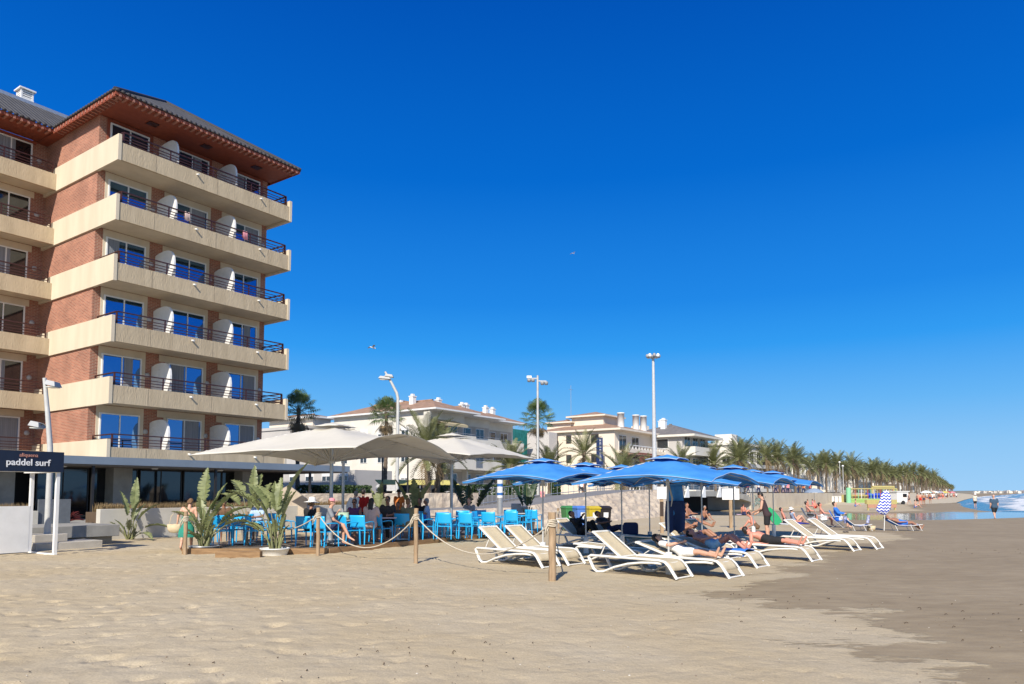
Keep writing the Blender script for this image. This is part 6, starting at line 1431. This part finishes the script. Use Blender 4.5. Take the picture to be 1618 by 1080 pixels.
# yellow awning line + parked cars
p=A(560,62,ZP)
t=empty('shop_awning',A(592,62,ZP),HR-R(30)); tag(t,'long low yellow awning in front of the white apartment block','awning')
m=MB(); m.add([(0,0,1.25),(7,0,1.25),(7,-1.6,.85),(0,-1.6,.85)],[(0,1,2,3)]); m.build('awning_fabric',mat('yellow_awning',(.62,.55,.16),.85),t).modifiers.new('s','SOLIDIFY').thickness=.05
for x in (.1,3.5,6.9): MB().tube([(x,-1.5,0),(x,-1.5,.88)],.04,6).build('post',galv,t)
def car(px,Y,az,c,lab):
    p=A(px,Y,ZP); t=empty('parked_car',p,-R(az)); tag(t,lab,'car','cars parked behind the terrace')
    pm=mat('car_paint_'+lab.split()[0],c,.25)
    prof=[(-2.1,.35),(-2.15,.75),(-2.0,.95),(-1.45,1.02),(-.75,1.42),(.65,1.45),(1.45,1.0),(2.05,.85),(2.15,.55),(2.1,.35)]
    m=MB(); n=len(prof); vs=[]
    for x,k in ((-.82,.0),(-.78,1),(.78,1),(.82,0)):
        for y,z in prof: vs.append((x*(1 if z<1.03 else .84),y,z))
    fs=[tuple(range(n-1,-1,-1)),tuple(range(3*n,4*n))]
    for a in range(3):
        for i in range(n): fs.append((a*n+i,a*n+(i+1)%n,(a+1)*n+(i+1)%n,(a+1)*n+i))
    m.add(vs,fs); m.build('body',pm,t,bevel=.03)
    for sx in (-1,1):
        m=MB(); x=sx*.735; m.add([(x,-1.25,1.04),(x,-.7,1.36),(x,.6,1.38),(x,1.2,1.04)],[(0,1,2,3)]); o=m.build('side_window',dglass,t); o.modifiers.new('s','SOLIDIFY').thickness=.03
        for y in (-1.35,1.35): o=MB().lathe([(0,-.1),(.2,-.1),(.32,-.08),(.33,0),(.32,.08),(.2,.1),(0,.1)],16).build('wheel',blackm,t,(sx*.76,y,.33)); o.rotation_euler=(0,R(90),0)
    MB().box(-.62,.62,-2.17,-2.12,.62,.78).build('headlight',white,t)
car(668,66,100,(.04,.05,.07),'dark parked car half hidden behind the plants'); car(697,68,100,(.03,.03,.035),'black parked car behind the right parasol pole'); car(632,70,100,(.6,.6,.6),'white parked car behind the guest in the orange top')
# --- lamp posts
def curved_lamp(px,py_base,Y,zb,ytop,lean,lab,heads,r=.09,bend=.55):
    p=A(px,Y,zb); zt=Zof(ytop,Y)-zb; t=empty('lamp_post',p); tag(t,lab,'lamp post')
    zk=zt*bend; top=Vector((lean,0,zt)); m=MB(); pts=[(0,0,-.1),(0,0,zk*.6),(0,0,zk),(lean*.10,0,zk+(zt-zk)*.2),(lean*.5,0,zk+(zt-zk)*.58),tuple(top)]
    m.tube(pts,[r,r*.95,r*.9,r*.85,r*.75,r*.6],12); m.build('pole',polew,t)
    for (f,dx,s) in heads:
        zz=zk+(zt-zk)*f; x=lean*(f*1.0); 
        h=empty('floodlight',(x,0,zz),parent=None); setpar(h,t)
        MB().tube([(0,0,0),(dx*.4,-.05,.12),(dx*.7,-.05,.05)],.03,6).build('bracket',blackm,h)
        MB().add([(dx-.28*s,-.2,.05),(dx+.28*s,-.2,-.02),(dx+.28*s,.2,-.02),(dx-.28*s,.2,.05),(dx-.2*s,-.14,.2),(dx+.2*s,-.14,.14),(dx+.2*s,.14,.14),(dx-.2*s,.14,.2)],[(3,2,1,0),(4,5,6,7),(0,1,5,4),(1,2,6,5),(2,3,7,6),(3,0,4,7)]).build('lamp_head',mat('lamp_head_grey',(.33,.34,.35),.45),h)
        MB().box(dx-.22*s,dx+.22*s,-.16,.16,-.04,-.005).build('lens',mat('lamp_glass',(.55,.55,.5),.15),h)
    return t
fp=HW(-6.57,-9.97,.46)
curved_lamp(74.5,0,fp.y,.46,597,-.30,'leaning grey lamp post with two floodlights in front of the hotel corner',((.90,.25,.62),(.42,-.34,.62)),.095,.45)
curved_lamp(627,0,47,ZP*.6,587,-.85,'bent pale lamp post with floodlights behind the parasols',((.72,-.25,1.4),(.80,.1,1.0)),.11,.80)
p=A(850,60,ZP*.6); t=empty('floodlight_pole',p); tag(t,'slim floodlight pole with four lamps on a crossbar near the scaffold','lamp post'); zt=Zof(593,60)-ZP*.6
MB().tube([(0,0,0),(0,0,zt)],[.12,.08],10).build('pole',polew,t)
for sx in (-1,1):
    MB().bar((0,0,zt-.35+.1*(-sx)),(sx*.72,0,zt-.35-.12*sx),.10).build('crossbar',galv,t)
    for k,dx in enumerate((.38,.70)): MB().lathe([(0,.0),(.15,.0),(.17,-.08),(.13,-.26),(0,-.28)],12,(sx*dx,-.05,zt-.40-.12*sx)).build('lamp_head',MATS['lamp_head_grey'],t)
MB().box(-.9,-.5,-.1,.1,zt-.22,zt-.02).build('lamp_head',white,t)
p=A(1035,70,ZP); t=empty('light_mast',p); tag(t,'very tall pale mast with a ring of floodlights above the blue parasols','lamp post'); zt=Zof(563,70)-ZP
MB().tube([(0,0,0),(0,0,zt)],[.24,.12],12).build('mast',mat('mast_paint',(.55,.56,.57),.45),t); MB().lathe([(.12,-.1),(.55,-.1),(.55,.0),(.12,0)],20,(0,0,zt)).build('ring',galv,t)
for k in range(8):
    a=2*PI*k/8; h=MB().ell((.55*cos(a),.55*sin(a),zt+.05),.17,.17,.20,n=10,m=8).build('lamp_head',white if k%2 else MATS['lamp_head_grey'],t)
for px,Y,yt,l in ((1328,128,731,'thin twin lamp post among the palm trunks beside the playground'),(1333,126,737,'second thin lamp post among the palm trunks'),(1428,230,745,'thin lamp post above the white kiosk'),(604,60,700,'thin dark lamp standard behind the largest parasol'),(644,58,706,'slim lamp standard right of the fan palm trunk')):
    p=A(px,Y,ZP); t=empty('lamp_post',p); tag(t,l,'lamp post'); zt=Zof(yt,Y)-ZP; MB().tube([(0,0,0),(0,0,zt)],[.08,.05],7).build('pole',polew if px>1000 else blackm,t); MB().ell((0,0,zt+.12),.2,.2,.16,n=10,m=6).build('lamp_head',white if px>1000 else blackm,t)
# --- ramp railing
m=MB(); t=empty('ramp_railing'); tag(t,'grey steel railing along the upper edge of the ramp','railing')
pts=[Vector(q) for q in ramp2[2:6]]; 
for i in range(3):
    a,b=pts[i],pts[i+1]; n=12
    for k in range(n): q=a.lerp(b,k/n); m.tube([q,q+Vector((0,0,1.0))],.016,4)
    for h in (.15,1.0): m.tube([a+Vector((0,0,h)),b+Vector((0,0,h))],.028,5)
m.build('rail_panel',galv,t)
stand(918,57.5,200,'pedestrian in a white top walking on the ramp behind the railing',z=1.35,kind='walk',clothes=(('shirt',wht),('shorts',darkg)),fingers=False,vox=.024)
stand(857,52,170,'child in a pink dress with a sun hat on the ramp',z=.95,clothes=(('dress',pk),),hat=('sun',lblue),fingers=False,vox=.022,sc=.62)
# --- playground, showers, kiosk on the far beach
def inflatable():
    p=A(1342,112); t=empty('bouncy_castle',(p.x,p.y,0.0),HR-R(40)); t.scale=(.52,.52,.60); tag(t,'green and yellow inflatable playground with striped bars on the far beach','inflatable')
    gm=mat('lime_vinyl',(.33,.50,.16),.4); ym=mat('yellow_vinyl',(.50,.42,.16),.4); gg=mat('mint_vinyl',(.25,.60,.35),.4)
    m=MB(); 
    for k in range(3): m.tube([(0,0,.3+k*.42),(17,0,.3+k*.42)],.28,10)
    m.build('front_tube',gm,t)
    m=MB(); m.tube([(0,.2,.2),(0,.2,4.2)],.7,12); m.build('corner_tower',gg,t)
    m=MB(); m.tube([(.4,.2,3.9),(17,.2,3.9)],.16,8).tube([(17,.2,.2),(17,.2,3.9)],.22,8); m.build('top_bar',ym,t)
    for k in range(15): MB().tube([(1.2+k*1.1,.2,1.4),(1.2+k*1.1,.2,3.9)],.09,6).build('bar',[ym,mat('red_vinyl',(.55,.10,.08),.4),gg,white][k%4],t)
    MB().add([(0,3,.2),(17,3,.2),(17,3,2.4),(0,3,2.4)],[(0,1,2,3)]).build('back_panel',ym,t).modifiers.new('s','SOLIDIFY').thickness=.3
inflatable()
def blob(px,py,Y_,parts,lab,cat,name):
    p=G(px,py); t=empty(name,(p.x,p.y,0),HR-R(40)); tag(t,lab,cat)
    for n,m_,f in parts: f(MB()).build(n,m_,t)
blob(1378,796,0,[('slide_body',mat('blue_vinyl',(.04,.10,.55),.4),lambda m:m.tube([(0,0,.5),(4.5,0,.5)],.55,12).tube([(0,1.2,1.0),(4.5,1.2,1.0)],.7,12)),('slide_top',mat('yellow_vinyl',(.50,.42,.16),.4),lambda m:m.tube([(1,1,2.6),(5,1,2.6)],.25,10).tube([(1,1,1.2),(1,1,2.6)],.2,8).tube([(5,1,1.2),(5,1,2.6)],.2,8))],'blue inflatable slide with a yellow arch beside the playground','inflatable','inflatable_slide')
blob(1352,793.5,0,[('hull',white,lambda m:m.ell((0,0,.4),2.0,.9,.45,n=14,m=8))],'white upturned boat in front of the green playground','boat','upturned_boat')
blob(1370,806,0,[('frame',MATS['yellow_vinyl'],lambda m:m.box(0,3.6,0,.3,.6,1.05).box(.1,.25,0,.12,0,.6).box(3.3,3.45,0,.12,0,.6)),('lower_panel',mat('red_orange_vinyl',(.50,.26,.17),.5),lambda m:m.box(.1,3.5,-.04,.04,.25,.58))],'low yellow and orange stall panel on the far beach','stall','stall_panel')
blob(1418,797,0,[('cabin',white,lambda m:m.box(0,2.0,0,2.0,.35,1.9)),('cabin_roof',white,lambda m:m.box(-.15,2.15,-.15,2.15,1.9,2.0)),('window',dglass,lambda m:m.box(1.0,1.7,-.03,-.01,1.1,1.6)),('wheel',blackm,lambda m:m.tube([(1.0,-.1,.3),(1.0,.1,.3)],.3,12))],'white beach hut trailer beyond the zigzag parasol','hut','beach_hut')
for i in range(5):
    p=G(1303+i*6.4,796); tag(MB().box(-.28,.28,-.2,.2,0,1.15).box(-.34,.34,-.26,.26,1.15,1.22).build('shower_stand',white,None,(p.x,p.y,.0),HR),'white shower stand in the row of five below the palm trunks' ,'shower','white shower stands below the palms')
blob(1287,801,0,[('canopy',C('grey_blue_cloth',(.25,.32,.42)),lambda m:m.lathe([(1.15,1.75),(.9,2.0),(.5,2.2),(0,2.3)],12)),('pole',galv,lambda m:m.tube([(0,0,0),(0,0,2.3)],.03,6))],'small grey blue sunshade across the lagoon','sunshade','sunshade')
blob(1308,782,0,[('canopy',C('ochre_cloth',(.4,.33,.18)),lambda m:m.lathe([(1.2,2.2),(.8,2.5),(0,2.8)],12)),('pole',galv,lambda m:m.tube([(0,0,0),(0,0,2.8)],.04,6))],'ochre sunshade at the foot of the palms','sunshade','sunshade')
# far bathers: individuals built from shared low detail bodies
fb=[]
for kind,cl in (('stand',(('trunks',redc),)),('stand',(('bikini',navy),)),('ground',(('trunks',blu),)),('lie',(('bikini',blk),)),('stand',(('shirt',wht),('shorts',navy))),('walk',(('trunks',darkg),)),('ground',(('shirt',pk),))):
    fb.append((kind,cl))
protos={}
def farp(i,px,py,az,lab,group,Ymax=None):
    q=G(px,py); 
    if i not in protos:
        protos[i]=person((0,0,0),0,pose(fb[i][0]),lab,sk=(skinr,skint,skin)[i%3],clothes=fb[i][1],fingers=False,vox=.04,group=group); o=protos[i]
        for c in o.children: KIDS.setdefault(o.name,[]); 
    else: o=copy_tree(protos[i])
    put(o,(q.x,q.y,.0),-R(az),1,lab,'person',group)
FP=[(0,1455,799,20,'brown bather standing left of two others by the far waterline'),(1,1460,800,200,'bather in a navy bikini standing among the far standing group'),(5,1450,801,90,'tanned bather walking at the left of the far standing group'),(2,1446,802,120,'bather sitting on the far sand near the standing group'),
(4,1300,783,200,'person in a white shirt at the foot of the palms by the shower stands'),(0,1292,784,10,'bather in red trunks by the ochre sunshade'),(3,1276,800,80,'bather lying on the far side of the lagoon'),(6,1284,800,100,'bather in a pink top sitting across the lagoon'),
(1,1470,796,30,'bather standing alone before the far crowd'),(2,1352,800,100,'bather sitting in front of the playground'),(5,1437,797,300,'bather walking past the white beach hut')]
for a in FP: farp(*a,'bathers on the far beach')
rr=random.Random(12)
for k in range(46):
    px=rr.uniform(1464,1512); py=786+ (1512-px)*.14+rr.uniform(-1.5,1.5); farp(rr.randrange(7),px,py,rr.uniform(0,360),'tiny bather in the far crowd along the shore','distant bathers in the crowd towards the point')
for k in range(16):
    px=rr.uniform(1462,1508); py=785.5+(1512-px)*.13; q=G(px,py); c=[wht,lblue,redc,C('yellow_cloth',(.6,.5,.1)),pk,C('green_shade_cloth',(.1,.4,.3))][k%6]
    t=empty('far_parasol',(q.x,q.y,0)); tag(t,['white','pale blue','red','yellow','pink','green'][k%6]+' open parasol in the far crowd along the shore','parasol','distant parasols'); MB().lathe([(1.1,1.7),(.6,2.05),(0,2.2)],10).build('canopy',c,t); MB().tube([(0,0,0),(0,0,2.2)],.03,5).build('pole',galv,t)
# promenade people seen just under the blue canopies
cl=[redc,wht,navy,lblue,pk,darkg,orange]
for k,px in enumerate((1182,1199,1226,1238,1245,1262,1270,1280,1140)):
    p=A(px,90+k*3,ZP); person(p,rr.uniform(0,6),pose('walk'),['stroller in red on the promenade left of the standing man','stroller in white behind the standing man','stroller in navy below the canopy tips','stroller in pale blue on the promenade','stroller in pink on the promenade by the palms','stroller in dark grey on the promenade by the palms','stroller in orange on the promenade by the palms','second stroller in red near the ochre sunshade','second stroller in white above the bridge'][k],clothes=(('shirt',cl[k%7]),('trousers',navy)),fingers=False,vox=.035,group='strollers on the promenade')
# white town on the headland
for k in range(46):
    px=1541+k*1.75+rr.uniform(-.6,.6); Y=2500+rr.uniform(0,200); p=A(px,Y,3); w_=rr.uniform(5,14); h_=rr.uniform(3,6)+k*.08; m=MB().box(-w_/2,w_/2,-6,6,0,h_).box(-w_*.3,w_*.2,-4,4,h_,h_+rr.uniform(1,3))
    tag(m.build('far_house',[whitep,whitep2,greyp][k%3],None,(p.x,p.y,-.5)),'tiny pale building in the far town across the water','building','buildings of the far town across the water')
# gulls
def gull(px,py,Y,lab,sc=1):
    p=A(px,Y); p.z=Zof(py,Y); m=MB(); m.caps((-.2,0,0),(.15,0,0),.03,.05,8); m.ell((.22,0,.02),.05,.04,.04)
    for s in (-1,1): m.add([(.08,0,.03),(-.08,0,.03),(-.1,s*.35,.14),(.06,s*.35,.16),(-.12,s*.7,.05),(-.02,s*.72,.06)],[(0,1,2,3),(3,2,4,5)])
    o=m.build('gull',white,None,p); o.scale=(sc,)*3; o.rotation_euler=(0,.2,.6); tag(o,lab,'bird')
gull(908,400,60,'tiny white gull high in the blue sky above the mast',.5); gull(585,549,60,'tiny pale gull left of the bent lamp post',1.1)
# --- small things: towels and chairs on balconies, pebbles and wrack on the sand
for k,x,c,l in ((4,3.75,pinkc,'dusty pink towel over the balcony rail one floor below the top, left of two'),(4,7.2,pk,'pink towel over the balcony rail one floor below the top, right of two')):
    zt=4.272+2.95*k; m=MB(); vs=[]
    pr=[(-.045,-.42),(-.05,-.1),(-.02,.055),(.04,.055),(.06,-.1),(.05,-.35)]
    for i in range(7):
        for y,z in pr: vs.append((x-.15+.30*i/6,.24+y+.01*sin(i*2),zt+.24+z+.02*sin(i*1.7)))
    m.add(vs,[(i*6+j,i*6+6+j,i*6+7+j,i*6+1+j) for i in range(6) for j in range(5)],True); o=hobj(m,'towel',c,l,'towel'); o.modifiers.new('s','SOLIDIFY').thickness=.012
rr=random.Random(77); m=MB()
for k in range(900):
    y=6.6+14*rr.random()**1.3; x=rr.uniform(-.72,.72)*y; s_=rr.uniform(.004,.010)*(1.5 if rr.random()<.06 else 1)
    if zground(x,y)<-.01: continue
    m.ell((x,y,s_*.2+rr.uniform(-.01,.012)),s_*rr.uniform(.7,1.4),s_,s_*.5,n=5,m=3,mi=rr.choice((0,1,2,2)))
o=m.build('pebbles',[mat('shell_white',(.62,.58,.50),.7),mat('dark_pebble',(.08,.07,.06),.8),mat('brown_pebble',(.25,.18,.12),.8)]); tag(o,'scattered shells and pebbles on the sand','pebbles',kind='stuff')
m=MB()
for k in range(150):
    t=rr.random(); c=[(4.2,12.2),(6.8,10.9),(6.2,8.6),(9.0,9.3),(-1.5,8.0),(12,14),(14,22)][rr.randrange(7)]; x=c[0]+rr.gauss(0,1.3); y=c[1]+rr.gauss(0,.8)
    if y<6.4: continue
    a=rr.uniform(0,3); l=rr.uniform(.01,.05); m.tube([(x,y,.012),(x+cos(a)*l*.5,y+sin(a)*l*.5,.022),(x+cos(a+.5)*l,y+sin(a+.5)*l,.008)],.0045,4)
tag(m.build('dry_weed',mat('dry_weed',(.10,.065,.035),.9)),'bits of dry weed and twigs on the sand','weed',kind='stuff')
p=A(458,34.5); m=MB(); vs=[(-.75,0,0),(.75,0,0),(.75,0,1.45),(-.1,0,2.1),(-.75,0,1.75)]; n=5; vs=vs+[(x,.5,z) for x,y,z in vs]
m.add(vs,[(0,1,2,3,4),(9,8,7,6,5)]+[(i,i+5,(i+1)%5+5,(i+1)%5) for i in range(5)]); tag(m.build('stone_gable',stone,None,p,.2),'small gabled stone wall left of the hedge behind the potted plants','wall')
